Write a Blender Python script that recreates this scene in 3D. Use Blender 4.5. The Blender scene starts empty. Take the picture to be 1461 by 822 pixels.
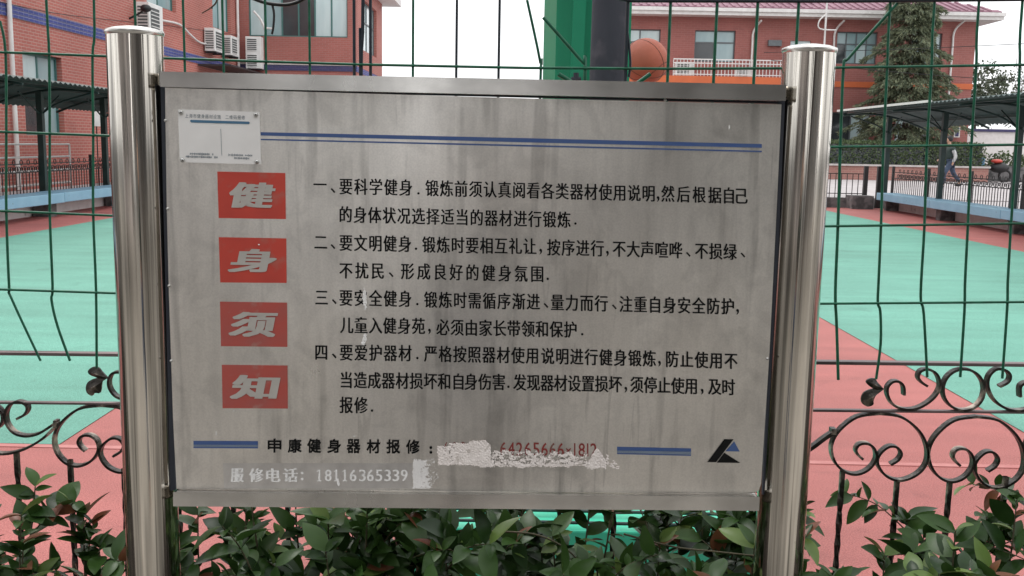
import bpy, math, random
from mathutils import Vector, Matrix, Euler, noise
rnd = random.Random(7)
SC = bpy.context.scene
COL = SC.collection
R = math.radians

# ------------------------------------------------------------------ camera
F, CX, CY, W = 1400.0, 730.5, 411.0, 1461.0
CAM = Vector((0, 0, 1.5))
CM = Matrix.Rotation(R(0.45), 3, 'Z') @ Matrix.Rotation(R(90 - 8.35), 3, 'X') @ Matrix.Rotation(R(1.08), 3, 'Z')
cam = bpy.data.cameras.new('camera'); cam.lens = F / W * 36; cam.sensor_width = 36
cam.clip_start = 0.05; cam.clip_end = 2000
cam.dof.use_dof = False
co = bpy.data.objects.new('camera', cam); COL.objects.link(co)
co.matrix_world = Matrix.Translation(CAM) @ CM.to_4x4()
SC.camera = co

# ------------------------------------------------------------------ light
SUN_EL, SUN_AZ = R(55), R(150)
world = bpy.data.worlds.new('World'); SC.world = world; world.use_nodes = True
wn = world.node_tree; bg = wn.nodes['Background']
sky = wn.nodes.new('ShaderNodeTexSky'); sky.sky_type = 'NISHITA'; sky.sun_disc = False
sky.sun_elevation = SUN_EL; sky.sun_rotation = R(150); sky.dust_density = 3.0; sky.air_density = 1.0
hs = wn.nodes.new('ShaderNodeHueSaturation'); hs.inputs['Saturation'].default_value = 0.12
wn.links.new(sky.outputs[0], hs.inputs['Color'])
veil = wn.nodes.new('ShaderNodeMix'); veil.data_type = 'RGBA'; veil.inputs['Factor'].default_value = 0.75
wn.links.new(hs.outputs[0], veil.inputs['A']); veil.inputs['B'].default_value = (9.0, 9.1, 9.3, 1)   # even cloud cover
wn.links.new(veil.outputs['Result'], bg.inputs['Color']); bg.inputs['Strength'].default_value = 0.12
sun = bpy.data.lights.new('sun', 'SUN'); sun.energy = 0.9; sun.angle = R(25); sun.color = (1, .97, .93)
so = bpy.data.objects.new('sun', sun); COL.objects.link(so)
so.rotation_euler = Euler((R(90) - SUN_EL, 0, R(180) - SUN_AZ + R(180)))
SC.view_settings.view_transform = 'Standard'; SC.view_settings.look = 'None'
SC.view_settings.exposure = 0.68; SC.view_settings.gamma = 1

# ------------------------------------------------------------------ helpers
def ray(x, y):
    return (CM @ Vector(((x - CX) / F, -(y - CY) / F, -1.0)))
def PY(x, y, Y):
    d = ray(x, y); return CAM + d * (Y / d.y)
def PX(x, y, X):
    d = ray(x, y); return CAM + d * (X / d.x)
def PZ(x, y, Z):
    d = ray(x, y); return CAM + d * ((Z - CAM.z) / d.z)
def srgb(r, g, b):
    f = lambda c: (c / 255 / 12.92) if c / 255 <= .04045 else ((c / 255 + .055) / 1.055) ** 2.4
    return (f(r), f(g), f(b))

def material(name, c1, c2=None, scale=5.0, rough=.6, metal=0.0, bump=0.0, stretch=(1, 1, 1), bscale=None, detail=5.0,
             spec=.5, rough2=None, wear_or_glint=None, wscale=3.0, wamt=.5):
    m = bpy.data.materials.new(name); m.use_nodes = True
    nt = m.node_tree; b = nt.nodes['Principled BSDF']
    b.inputs['Roughness'].default_value = rough; b.inputs['Metallic'].default_value = metal
    b.inputs['Specular IOR Level'].default_value = spec
    c2 = c2 or tuple(v * .82 for v in c1)
    tc = nt.nodes.new('ShaderNodeTexCoord'); mp = nt.nodes.new('ShaderNodeMapping'); mp.inputs['Scale'].default_value = stretch
    nt.links.new(tc.outputs['Object'], mp.inputs['Vector'])
    n = nt.nodes.new('ShaderNodeTexNoise'); n.inputs['Scale'].default_value = scale; n.inputs['Detail'].default_value = detail
    nt.links.new(mp.outputs[0], n.inputs['Vector'])
    r = nt.nodes.new('ShaderNodeValToRGB'); r.color_ramp.elements[0].position = .35; r.color_ramp.elements[1].position = .65
    r.color_ramp.elements[0].color = (*c2, 1); r.color_ramp.elements[1].color = (*c1, 1)
    nt.links.new(n.outputs['Fac'], r.inputs['Fac'])
    out = r.outputs['Color']
    if wear_or_glint:
        n2 = nt.nodes.new('ShaderNodeTexNoise'); n2.inputs['Scale'].default_value = wscale; n2.inputs['Detail'].default_value = 8
        nt.links.new(tc.outputs['Object'], n2.inputs['Vector'])
        r2 = nt.nodes.new('ShaderNodeValToRGB'); r2.color_ramp.elements[0].position = wamt; r2.color_ramp.elements[1].position = wamt + .12
        nt.links.new(n2.outputs['Fac'], r2.inputs['Fac'])
        mx = nt.nodes.new('ShaderNodeMix'); mx.data_type = 'RGBA'
        nt.links.new(r2.outputs[0], mx.inputs['Factor']); nt.links.new(out, mx.inputs['A']); mx.inputs['B'].default_value = (*wear_or_glint, 1)
        out = mx.outputs['Result']
    nt.links.new(out, b.inputs['Base Color'])
    if rough2 is not None:
        mr = nt.nodes.new('ShaderNodeMapRange'); mr.inputs['To Min'].default_value = rough; mr.inputs['To Max'].default_value = rough2
        mr.inputs['From Min'].default_value = .35; mr.inputs['From Max'].default_value = .65
        nt.links.new(n.outputs['Fac'], mr.inputs['Value']); nt.links.new(mr.outputs[0], b.inputs['Roughness'])
    if bump:
        n3 = nt.nodes.new('ShaderNodeTexNoise'); n3.inputs['Scale'].default_value = bscale or scale * 4; n3.inputs['Detail'].default_value = 4
        nt.links.new(mp.outputs[0], n3.inputs['Vector'])
        bp = nt.nodes.new('ShaderNodeBump'); bp.inputs['Strength'].default_value = bump; bp.inputs['Distance'].default_value = .01
        nt.links.new(n3.outputs['Fac'], bp.inputs['Height']); nt.links.new(bp.outputs[0], b.inputs['Normal'])
    return m

def brick_material(name, c1, c2, mortar, axis, bw=.24, bh=.075):
    m = bpy.data.materials.new(name); m.use_nodes = True
    nt = m.node_tree; b = nt.nodes['Principled BSDF']; b.inputs['Roughness'].default_value = .7
    tc = nt.nodes.new('ShaderNodeTexCoord')
    sp = nt.nodes.new('ShaderNodeSeparateXYZ'); cb = nt.nodes.new('ShaderNodeCombineXYZ')
    nt.links.new(tc.outputs['Object'], sp.inputs[0])
    nt.links.new(sp.outputs[axis], cb.inputs[0]); nt.links.new(sp.outputs['Z'], cb.inputs[1])
    br = nt.nodes.new('ShaderNodeTexBrick'); br.inputs['Scale'].default_value = 1
    br.inputs['Brick Width'].default_value = bw; br.inputs['Row Height'].default_value = bh
    br.inputs['Mortar Size'].default_value = .009; br.inputs['Mortar Smooth'].default_value = .3
    br.inputs['Color1'].default_value = (*c1, 1); br.inputs['Color2'].default_value = (*c2, 1); br.inputs['Mortar'].default_value = (*mortar, 1)
    nt.links.new(cb.outputs[0], br.inputs['Vector'])
    n = nt.nodes.new('ShaderNodeTexNoise'); n.inputs['Scale'].default_value = .5; n.inputs['Detail'].default_value = 6
    nt.links.new(tc.outputs['Object'], n.inputs['Vector'])
    mr = nt.nodes.new('ShaderNodeMapRange'); mr.inputs['From Min'].default_value = .3; mr.inputs['From Max'].default_value = .7
    mr.inputs['To Min'].default_value = .82; mr.inputs['To Max'].default_value = 1.1
    nt.links.new(n.outputs['Fac'], mr.inputs['Value'])
    mx = nt.nodes.new('ShaderNodeVectorMath'); mx.operation = 'SCALE'
    nt.links.new(br.outputs['Color'], mx.inputs[0]); nt.links.new(mr.outputs[0], mx.inputs['Scale'])
    nt.links.new(mx.outputs[0], b.inputs['Base Color'])
    bp = nt.nodes.new('ShaderNodeBump'); bp.inputs['Strength'].default_value = .5; bp.inputs['Distance'].default_value = .01
    inv = nt.nodes.new('ShaderNodeMath'); inv.operation = 'SUBTRACT'; inv.inputs[0].default_value = 1
    nt.links.new(br.outputs['Fac'], inv.inputs[1]); nt.links.new(inv.outputs[0], bp.inputs['Height']); nt.links.new(bp.outputs[0], b.inputs['Normal'])
    return m

def wpos(o):
    v = Vector((0, 0, 0))
    while o: v += o.location; o = o.parent
    return v

class MB:
    def __init__(s): s.v = []; s.f = []; s.sm = []
    def add(s, vs, fs, smooth=False):
        n = len(s.v); s.v += [Vector(v) for v in vs]; s.f += [tuple(i + n for i in f) for f in fs]; s.sm += [smooth] * len(fs); return s
    def box(s, x0, x1, y0, y1, z0, z1):
        v = [(x, y, z) for x in (x0, x1) for y in (y0, y1) for z in (z0, z1)]
        return s.add(v, [(0, 1, 3, 2), (4, 6, 7, 5), (0, 4, 5, 1), (2, 3, 7, 6), (0, 2, 6, 4), (1, 5, 7, 3)])
    def frame_box(s, o, ax, ay, az):     # box from a corner and three edge vectors
        o = Vector(o); ax = Vector(ax); ay = Vector(ay); az = Vector(az)
        v = [o + i * ax + j * ay + k * az for i in (0, 1) for j in (0, 1) for k in (0, 1)]
        return s.add(v, [(0, 1, 3, 2), (4, 6, 7, 5), (0, 4, 5, 1), (2, 3, 7, 6), (0, 2, 6, 4), (1, 5, 7, 3)])
    def quad(s, *p): return s.add(p, [tuple(range(len(p)))])
    def tube(s, pts, r, n=8, cap=True, smooth=True, taper=None):
        pts = [Vector(p) for p in pts]; k = len(pts); ref = None; rings = []
        for i, p in enumerate(pts):
            t = (pts[min(i + 1, k - 1)] - pts[max(i - 1, 0)]).normalized()
            if ref is None: ref = t.orthogonal().normalized()
            ref = (ref - t * ref.dot(t)).normalized(); b = t.cross(ref)
            rr = r if taper is None else r + (taper - r) * i / max(k - 1, 1)
            rings.append([p + rr * (math.cos(2 * math.pi * j / n) * ref + math.sin(2 * math.pi * j / n) * b) for j in range(n)])
        vs = [v for rg in rings for v in rg]; fs = []
        for i in range(k - 1):
            for j in range(n):
                a = i * n + j; c = i * n + (j + 1) % n; fs.append((a, c, c + n, a + n))
        s.add(vs, fs, smooth)
        if cap:
            s.add(rings[0], [tuple(range(n))[::-1]]); s.add(rings[-1], [tuple(range(n))])
        return s
    def ribbon(s, pts, dn, th, dp):      # flat bar along pts: thickness th in the plane, depth dp along dn
        pts = [Vector(p) for p in pts]; k = len(pts); dn = Vector(dn).normalized(); vs = []
        for i, p in enumerate(pts):
            t = (pts[min(i + 1, k - 1)] - pts[max(i - 1, 0)]).normalized(); w = t.cross(dn).normalized()
            vs += [p + w * th / 2 - dn * dp / 2, p + w * th / 2 + dn * dp / 2, p - w * th / 2 + dn * dp / 2, p - w * th / 2 - dn * dp / 2]
        fs = []
        for i in range(k - 1):
            for j in range(4):
                a = i * 4 + j; c = i * 4 + (j + 1) % 4; fs.append((a, c, c + 4, a + 4))
        fs += [(3, 2, 1, 0), tuple(range(4 * (k - 1), 4 * k))]
        return s.add(vs, fs)
    def ball(s, c, r, nu=20, nv=12, sz=1):
        c = Vector(c); vs = []; fs = []
        for i in range(nv + 1):
            for j in range(nu):
                a = math.pi * i / nv; b = 2 * math.pi * j / nu
                vs.append(c + Vector((r * math.sin(a) * math.cos(b), r * math.sin(a) * math.sin(b), sz * r * math.cos(a))))
        for i in range(nv):
            for j in range(nu):
                fs.append((i * nu + j, (i + 1) * nu + j, (i + 1) * nu + (j + 1) % nu, i * nu + (j + 1) % nu))
        return s.add(vs, fs, True)
    def build(s, name, mat, parent=None, at=None, kind=None, bevel=0):
        me = bpy.data.meshes.new(name)
        o = bpy.data.objects.new(name, me); COL.objects.link(o)
        if parent: o.parent = parent
        base = wpos(parent) if parent else Vector((0, 0, 0))
        if at is not None: o.location = Vector(at) - base; base = Vector(at)
        me.from_pydata([tuple(v - base) for v in s.v], [], s.f); me.update()
        me.polygons.foreach_set('use_smooth', s.sm)
        me.materials.append(mat)
        if kind: o['kind'] = kind
        if bevel:
            b = o.modifiers.new('bevel', 'BEVEL'); b.width = bevel; b.segments = 2; b.limit_method = 'ANGLE'
        return o

def tag(o, label, cat, group=None):
    o['label'] = label; o['category'] = cat
    if group: o['group'] = group
    return o
def thing(name, loc, label, cat, group=None):
    o = bpy.data.objects.new(name, None); COL.objects.link(o); o.location = loc; o.empty_display_size = .1
    return tag(o, label, cat, group)
def dup(o, parent=None, loc=None):
    c = o.copy(); COL.objects.link(c)
    if parent: c.parent = parent
    if loc is not None: c.location = loc
    for ch in list(o.children): dup(ch, c)
    return c
def spline(pts, sub=6):
    pts = [Vector((*p, 0)) if len(p) == 2 else Vector(p) for p in pts]; out = []
    for i in range(len(pts) - 1):
        p0 = pts[max(i - 1, 0)]; p1 = pts[i]; p2 = pts[i + 1]; p3 = pts[min(i + 2, len(pts) - 1)]
        for k in range(sub):
            t = k / sub
            out.append(.5 * ((2 * p1) + (p2 - p0) * t + (2 * p0 - 5 * p1 + 4 * p2 - p3) * t * t + (3 * p1 - p0 - 3 * p2 + p3) * t ** 3))
    out.append(pts[-1]); return out

# ------------------------------------------------------------------ materials
def court(name, c1, c2):
    m = bpy.data.materials.new(name); m.use_nodes = True
    nt = m.node_tree; b = nt.nodes['Principled BSDF']; L = nt.links.new; b.inputs['Roughness'].default_value = .62; b.inputs['Specular IOR Level'].default_value = .35
    tc = nt.nodes.new('ShaderNodeTexCoord')
    def nz(scale, st, det, a, b_, c, d, dist=0):
        mp = nt.nodes.new('ShaderNodeMapping'); mp.inputs['Scale'].default_value = st; L(tc.outputs['Object'], mp.inputs['Vector'])
        n = nt.nodes.new('ShaderNodeTexNoise'); n.inputs['Scale'].default_value = scale; n.inputs['Detail'].default_value = det; n.inputs['Distortion'].default_value = dist
        L(mp.outputs[0], n.inputs['Vector'])
        r = nt.nodes.new('ShaderNodeMapRange'); r.inputs['From Min'].default_value = a; r.inputs['From Max'].default_value = b_
        r.inputs['To Min'].default_value = c; r.inputs['To Max'].default_value = d; L(n.outputs['Fac'], r.inputs['Value']); return r.outputs[0]
    def mul(p, q):
        r = nt.nodes.new('ShaderNodeMath'); r.operation = 'MULTIPLY'; L(p, r.inputs[0]); L(q, r.inputs[1]); return r.outputs[0]
    gr = nz(150, (1, 1, 1), 3, .34, .60, 0, 1)                     # rubber granules
    mx = nt.nodes.new('ShaderNodeMix'); mx.data_type = 'RGBA'; mx.inputs['A'].default_value = (*c2, 1); mx.inputs['B'].default_value = (*c1, 1); L(gr, mx.inputs['Factor'])
    v = mul(nz(.35, (1, 1, 1), 5, .35, .65, .83, 1.10), nz(2.2, (.35, 1.6, 1), 6, .35, .65, .91, 1.07, .4))   # patches and sweeping marks
    v = mul(v, nz(3.1, (1, 1, 1), 9, .28, .38, .84, 1.0, .8))                                                   # scuffs
    v = mul(v, nz(30, (1, .25, 1), 3, .66, .74, 1.0, 1.14))
    sc = nt.nodes.new('ShaderNodeVectorMath'); sc.operation = 'SCALE'; L(mx.outputs['Result'], sc.inputs[0]); L(v, sc.inputs['Scale']); L(sc.outputs[0], b.inputs['Base Color'])
    bp = nt.nodes.new('ShaderNodeBump'); bp.inputs['Strength'].default_value = .5; bp.inputs['Distance'].default_value = .004; L(gr, bp.inputs['Height']); L(bp.outputs[0], b.inputs['Normal'])
    return m
M = {}
M['red_court'] = court('red_court', (.49, .165, .148), (.34, .102, .092))
M['green_court'] = court('green_court', (.155, .40, .31), (.10, .29, .22))
M['line'] = material('faded_line', (.49, .20, .185), (.42, .145, .135), scale=8, rough=.7)
M['asphalt'] = material('asphalt', (.11, .11, .11), (.08, .08, .08), scale=30, rough=.9, bump=.3)
M['pavement'] = material('pavement', (.46, .43, .43), (.38, .35, .35), scale=2, rough=.85, bump=.2)
M['path'] = material('path_paving', (.27, .25, .225), (.17, .16, .145), scale=1.6, rough=.85, bump=.2)
M['soil'] = material('soil', (.035, .026, .02), (.02, .015, .012), scale=12, rough=1, bump=.8)
M['concrete'] = material('concrete', (.20, .19, .19), (.13, .125, .125), scale=4, rough=.9, bump=.4, wear_or_glint=(.08, .08, .08), wscale=5)
M['white_wall'] = material('white_wall', (.86, .80, .78), (.74, .68, .66), scale=3, rough=.85, wear_or_glint=(.20, .17, .16), wscale=4, wamt=.62)
M['bench_blue'] = material('bench_blue', (.26, .46, .60), (.22, .41, .55), scale=3, rough=.5, wear_or_glint=(.13, .16, .18), wscale=9, wamt=.66)
M['iron'] = material('black_iron', (.06, .052, .044), (.02, .017, .015), scale=25, rough=.28, metal=.6, bump=.5, bscale=60, rough2=.5, wear_or_glint=(.42, .35, .29), wscale=16, wamt=.56)  # tan patches in the colour stand in for highlights on the bars
M['iron_rail'] = material('iron_rail', (.20, .15, .15), (.07, .055, .055), scale=18, rough=.35, metal=.5, bump=.2, bscale=60, rough2=.55, stretch=(.3, 1, 1))
M['iron_far'] = material('dark_iron_far', (.035, .03, .03), rough=.6)
M['wire'] = material('green_wire', (.007, .115, .060), (.004, .07, .036), scale=40, rough=.4, spec=.35, wear_or_glint=(.03, .03, .02), wscale=25, wamt=.68)
M['wire_dark'] = material('dark_wire', (.012, .02, .03), (.006, .012, .02), scale=20, rough=.45)
M['stand_green'] = material('stand_green', (.018, .30, .16), (.015, .26, .14), scale=3, rough=.35, wear_or_glint=(.05, .2, .13), wscale=20, wamt=.68)
M['stand_top'] = material('stand_green_light', (.05, .52, .33), (.045, .47, .30), scale=3, rough=.4)
M['foam'] = material('foam_dark', (.045, .05, .065), (.032, .035, .047), scale=7, rough=.85, bump=.25, stretch=(1, 1, .4), wear_or_glint=(.07, .07, .085), wscale=10, wamt=.6)
M['ball'] = material('ball_rubber', (.50, .135, .08), (.40, .105, .065), scale=4, rough=.6, bump=.5, bscale=380)
M['black'] = material('black_rubber', (.012, .012, .013), rough=.5)
M['canopy'] = material('canopy_sheet', (.085, .115, .112), (.06, .085, .083), scale=3, rough=.6)  # colour lightened to stand in for haze
M['canopy_post'] = material('canopy_post', (.02, .045, .042), (.012, .03, .028), scale=5, rough=.5)
M['white_paint'] = material('white_paint', (.74, .72, .70), (.64, .62, .60), scale=5, rough=.5)
M['ac_white'] = material('ac_white', (.78, .78, .76), (.70, .70, .68), scale=4, rough=.5)
M['ac_dark'] = material('ac_grille', (.10, .11, .11), rough=.6)
M['brick_side'] = brick_material('brick_side', (.46, .135, .105), (.40, .115, .09), (.50, .30, .26), 'Y')
M['brick_front'] = brick_material('brick_front', (.38, .125, .105), (.34, .11, .09), (.36, .18, .155), 'X')
M['brick_far'] = brick_material('brick_far', (.35, .122, .105), (.31, .108, .094), (.37, .17, .145), 'X', .3, .1)  # paler brick takes the place of haze over the far wall
M['brick_planter'] = brick_material('brick_planter', (.36, .17, .14), (.32, .15, .125), (.4, .25, .21), 'X', .3, .1)
M['blue_tile'] = brick_material('blue_tile', (.035, .05, .22), (.05, .065, .26), (.22, .22, .36), 'Y')
M['blue_tile_front'] = brick_material('blue_tile_front', (.035, .04, .12), (.05, .05, .15), (.10, .08, .14), 'X')
M['orange'] = material('orange_band', (.62, .14, .045), (.52, .12, .04), scale=1.5, rough=.6)
M['frame_teal'] = material('frame_teal', (.06, .17, .155), (.05, .14, .13), scale=3, rough=.45)
M['frame_grey'] = material('frame_grey', (.13, .15, .16), rough=.5)
M['glass'] = material('window_glass', (.33, .46, .47), (.24, .36, .38), scale=1.2, rough=.12, spec=.8, stretch=(1, 1, .3))
M['glass_bright'] = material('curtained_glass', (.56, .68, .68), (.44, .57, .58), scale=1.0, rough=.15, spec=.8, stretch=(2, 2, .3))
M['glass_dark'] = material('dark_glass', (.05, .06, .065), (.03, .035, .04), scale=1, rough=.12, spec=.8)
M['sill'] = material('sill_stone', (.52, .48, .46), rough=.8)
M['roof'] = material('roof_tile', (.30, .16, .20), (.24, .12, .16), scale=2, rough=.7)
M['bark'] = material('bark', (.10, .075, .055), (.06, .045, .035), scale=10, rough=.95, bump=.6)
M['stem'] = material('stem', (.11, .085, .05), (.06, .06, .03), scale=30, rough=.7)

def leaf_material(name, c1, c2, rough=.32):
    m = bpy.data.materials.new(name); m.use_nodes = True
    nt = m.node_tree; b = nt.nodes['Principled BSDF']; b.inputs['Roughness'].default_value = rough
    b.inputs['Specular IOR Level'].default_value = .25
    oi = nt.nodes.new('ShaderNodeObjectInfo'); gm = nt.nodes.new('ShaderNodeNewGeometry')
    ad = nt.nodes.new('ShaderNodeMath'); ad.operation = 'ADD'; nt.links.new(oi.outputs['Random'], ad.inputs[0]); nt.links.new(gm.outputs['Random Per Island'], ad.inputs[1])
    fr = nt.nodes.new('ShaderNodeMath'); fr.operation = 'FRACT'; nt.links.new(ad.outputs[0], fr.inputs[0])
    tc = nt.nodes.new('ShaderNodeTexCoord'); n = nt.nodes.new('ShaderNodeTexNoise'); n.inputs['Scale'].default_value = 60
    nt.links.new(tc.outputs['Object'], n.inputs['Vector'])
    a2 = nt.nodes.new('ShaderNodeMath'); a2.operation = 'MULTIPLY_ADD'; a2.inputs[1].default_value = .3; nt.links.new(n.outputs['Fac'], a2.inputs[0]); 
    s = nt.nodes.new('ShaderNodeMath'); s.operation = 'MULTIPLY'; s.inputs[1].default_value = .8; nt.links.new(fr.outputs[0], s.inputs[0]); nt.links.new(s.outputs[0], a2.inputs[2])
    r = nt.nodes.new('ShaderNodeValToRGB'); r.color_ramp.elements[0].color = (*c1, 1); r.color_ramp.elements[1].color = (*c2, 1)
    nt.links.new(a2.outputs[0], r.inputs['Fac']); nt.links.new(r.outputs[0], b.inputs['Base Color'])
    tr = nt.nodes.new('ShaderNodeBsdfTranslucent'); nt.links.new(r.outputs[0], tr.inputs['Color'])
    mx = nt.nodes.new('ShaderNodeMixShader'); mx.inputs[0].default_value = .15
    nt.links.new(b.outputs[0], mx.inputs[1]); nt.links.new(tr.outputs[0], mx.inputs[2]); nt.links.new(mx.outputs[0], nt.nodes['Material Output'].inputs['Surface'])
    return m
M['leaf'] = leaf_material('leaf_dark', (.007, .023, .006), (.046, .100, .022), .34)
M['leaf_young'] = leaf_material('leaf_young', (.08, .14, .03), (.15, .22, .06))
M['leaf_red'] = leaf_material('leaf_red', (.13, .035, .02), (.20, .09, .045))
M['hedge'] = leaf_material('hedge_leaf', (.035, .065, .03), (.14, .18, .085), .6)
M['conifer'] = leaf_material('conifer_leaf', (.065, .095, .068), (.24, .26, .155), .7)  # greens lifted in place of a haze veil
M['far_tree'] = leaf_material('far_tree_leaf', (.06, .085, .06), (.16, .18, .12), .7)

def steel(name, base, rough, streak, vstretch, bstr, smear=False, smin=.74):
    m = bpy.data.materials.new(name); m.use_nodes = True
    nt = m.node_tree; b = nt.nodes['Principled BSDF']; L = nt.links.new
    b.inputs['Metallic'].default_value = 1.0
    tc = nt.nodes.new('ShaderNodeTexCoord')
    def nz(scale, st, det=6, dist=0):
        mp = nt.nodes.new('ShaderNodeMapping'); mp.inputs['Scale'].default_value = st; L(tc.outputs['Object'], mp.inputs['Vector'])
        n = nt.nodes.new('ShaderNodeTexNoise'); n.inputs['Scale'].default_value = scale; n.inputs['Detail'].default_value = det
        n.inputs['Distortion'].default_value = dist; L(mp.outputs[0], n.inputs['Vector']); return n.outputs['Fac']
    def rng(sock, a, b_, c, d):
        r = nt.nodes.new('ShaderNodeMapRange'); r.inputs['From Min'].default_value = a; r.inputs['From Max'].default_value = b_
        r.inputs['To Min'].default_value = c; r.inputs['To Max'].default_value = d; L(sock, r.inputs['Value']); return r.outputs[0]
    def mul(p, q):
        r = nt.nodes.new('ShaderNodeMath'); r.operation = 'MULTIPLY'; L(p, r.inputs[0]); L(q, r.inputs[1]); return r.outputs[0]
    cloud = rng(nz(2.2, (1, 1, 1), 5, .3), .3, .7, .84 if smear else .86, 1.13)
    st = rng(nz(streak, vstretch, 4), .3 if smear or smin > .5 else .40, .7 if smear or smin > .5 else .62, .94 if smear else smin, 1.04 if smear else 1.12)
    v = mul(cloud, st)
    if smin <= .5:  # posts only: dark stripes in the colour imitate reflected bands
        v = mul(v, rng(nz(150, (1, 1, .006), 2), .60, .66, 1.0, .50)); v = mul(v, rng(nz(38, (1, 1, .02), 2), .55, .62, 1.0, .62))
    if smear:
        # rain runs: narrow, long, wavering, only in places
        run = rng(nz(70, (1, 1, .07), 2, 1.2), .60, .68, 0.0, 1.0)
        patch = rng(nz(4.5, (1, 1, .7), 3), .48, .64, 0.0, .18)
        rr = nt.nodes.new('ShaderNodeMath'); rr.operation = 'SUBTRACT'; rr.inputs[0].default_value = 1.0; L(mul(run, patch), rr.inputs[1])
        v = mul(v, rr.outputs[0])
        v = mul(v, rng(nz(11, (1, 1, .8), 7, 1.6), .50, .62, 1.0, .90))
        diag = nt.nodes.new('ShaderNodeMapping'); diag.inputs['Rotation'].default_value = (0, R(35), 0); diag.inputs['Scale'].default_value = (1, 1, .08)
        L(tc.outputs['Object'], diag.inputs['Vector'])
        dn = nt.nodes.new('ShaderNodeTexNoise'); dn.inputs['Scale'].default_value = 30; dn.inputs['Detail'].default_value = 3; L(diag.outputs[0], dn.inputs['Vector'])
        v = mul(v, rng(dn.outputs['Fac'], .58, .68, 1.0, .78))
        v = mul(v, rng(nz(9, (1, 1, 1), 8, 1.0), .30, .42, .86, 1.0))
        v = mul(v, rng(nz(300, (1, 1, 1), 2), .3, .7, .94, 1.05))
    sc = nt.nodes.new('ShaderNodeVectorMath'); sc.operation = 'SCALE'; sc.inputs[0].default_value = base; L(v, sc.inputs['Scale'])
    L(sc.outputs[0], b.inputs['Base Color'])
    L(rng(nz(5, (1, 1, .5), 6), .3, .7, rough * .8, rough * 1.3), b.inputs['Roughness'])
    bp = nt.nodes.new('ShaderNodeBump'); bp.inputs['Strength'].default_value = bstr; bp.inputs['Distance'].default_value = .002
    L(nz(streak, vstretch, 3), bp.inputs['Height']); L(bp.outputs[0], b.inputs['Normal'])
    return m
M['panel'] = steel('panel_steel', (.86, .825, .775), .33, 60, (1, 1, .12), .08, True)
M['post'] = steel('post_steel', (.84, .785, .70), .10, 62, (1, 1, .010), .8, smin=.40)
M['rail'] = steel('rail_steel', (.70, .68, .645), .24, 14, (.6, 1, 1), .15, smin=.66)
M['rivet'] = steel('rivet_steel', (.6, .6, .58), .3, 10, (1, 1, 1), .1)
M['ink'] = material('black_ink', (.006, .006, .006), (.010, .010, .010), scale=90, rough=.6, spec=.15, wear_or_glint=(.035, .033, .03), wscale=40, wamt=.68)
M['ink_blue'] = material('blue_ink', (.045, .095, .27), (.06, .11, .26), scale=25, rough=.45, stretch=(1, 1, .3))
M['ink_lightblue'] = material('light_blue_ink', (.20, .25, .32), (.17, .21, .27), scale=25, rough=.45)
M['ink_red'] = material('red_ink', (.28, .035, .03), (.20, .03, .028), scale=70, rough=.5, wear_or_glint=(.20, .12, .10), wscale=60, wamt=.58)
M['tile_red'] = material('faded_red_vinyl', (.56, .060, .038), (.47, .052, .036), scale=14, rough=.4, wear_or_glint=(.40, .13, .10), wscale=18, wamt=.55)
M['tile_red_worn'] = material('worn_red_vinyl', (.46, .075, .058), (.38, .09, .075), scale=18, rough=.45, wear_or_glint=(.38, .20, .17), wscale=24, wamt=.56)
M['cutout'] = material('cut_letter_grey', (.56, .53, .49), (.48, .455, .42), scale=14, rough=.4, metal=.3)
M['peel'] = material('paper_scrap', (.93, .86, .82), (.80, .73, .69), scale=60, rough=.9, wear_or_glint=(.45, .40, .35), wscale=90, wamt=.6)
M['plate'] = material('plate_enamel', (.86, .84, .82), (.80, .78, .76), scale=20, rough=.35)
M['plate_ink'] = material('plate_ink', (.16, .20, .24), rough=.6)
M['plate_blue'] = material('plate_blue', (.08, .20, .32), rough=.5)
M['white_stencil'] = material('white_stencil', (.92, .91, .89), (.80, .79, .77), scale=50, rough=.7, wear_or_glint=(.45, .44, .42), wscale=70, wamt=.6)
M['residue'] = steel('glue_residue', (.70, .68, .66), .38, 30, (1, 1, 1), .05, smin=.9)

# ------------------------------------------------------------------ ground and setting
def structure(name, mb, mat):
    o = mb.build(name, mat); o['kind'] = 'structure'; return o
structure('ground', MB().box(-400, 400, -400, 900, -.30, -.02), M['asphalt'])
structure('planting_bed', MB().box(-9.2, 9.2, 1.05, 2.52, -.02, .03), M['soil'])
structure('path', MB().box(-30, 30, -14, 1.05, -.02, .012), M['path'])
structure('red_court_surface', MB().box(-9.2, 9.6, 2.52, 26.0, -.018, 0), M['red_court'])
g = MB()
g.quad((-7.6, 4.62, .004), (-2.24, 4.62, .004), (-2.24, 10.4, .004), (-2.24, 24.7, .004), (-7.6, 24.7, .004))
g.quad((2.76, 4.62, .004), (7.9, 4.62, .004), (7.6, 24.7, .004), (2.70, 24.7, .004), (2.70, 10.4, .004))
g.quad((-2.24, 10.4, .004), (2.70, 10.4, .004), (2.70, 24.7, .004), (-2.24, 24.7, .004))
structure('green_court_surface', g, M['green_court'])
structure('court_line', MB().box(-7.6, 7.9, 4.57, 4.615, 0, .004), M['line'])
PAVE = .25
structure('far_pavement', MB().box(-10.2, 60, 26.25, 75, -.02, PAVE), M['pavement'])
structure('side_ground', MB().box(-11.7, -9.25, 3, 26.25, -.02, .22), M['pavement'])
structure('verge', MB().box(9.75, 60, 3, 26.25, -.02, .22), M['pavement'])
structure('kerb', MB().box(-9.2, 9.1, 26.0, 26.25, -.02, .26), M['concrete'])
structure('kerb_block', MB().box(8.55, 9.1, 25.5, 26.0, 0, .34), M['concrete'])

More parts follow.
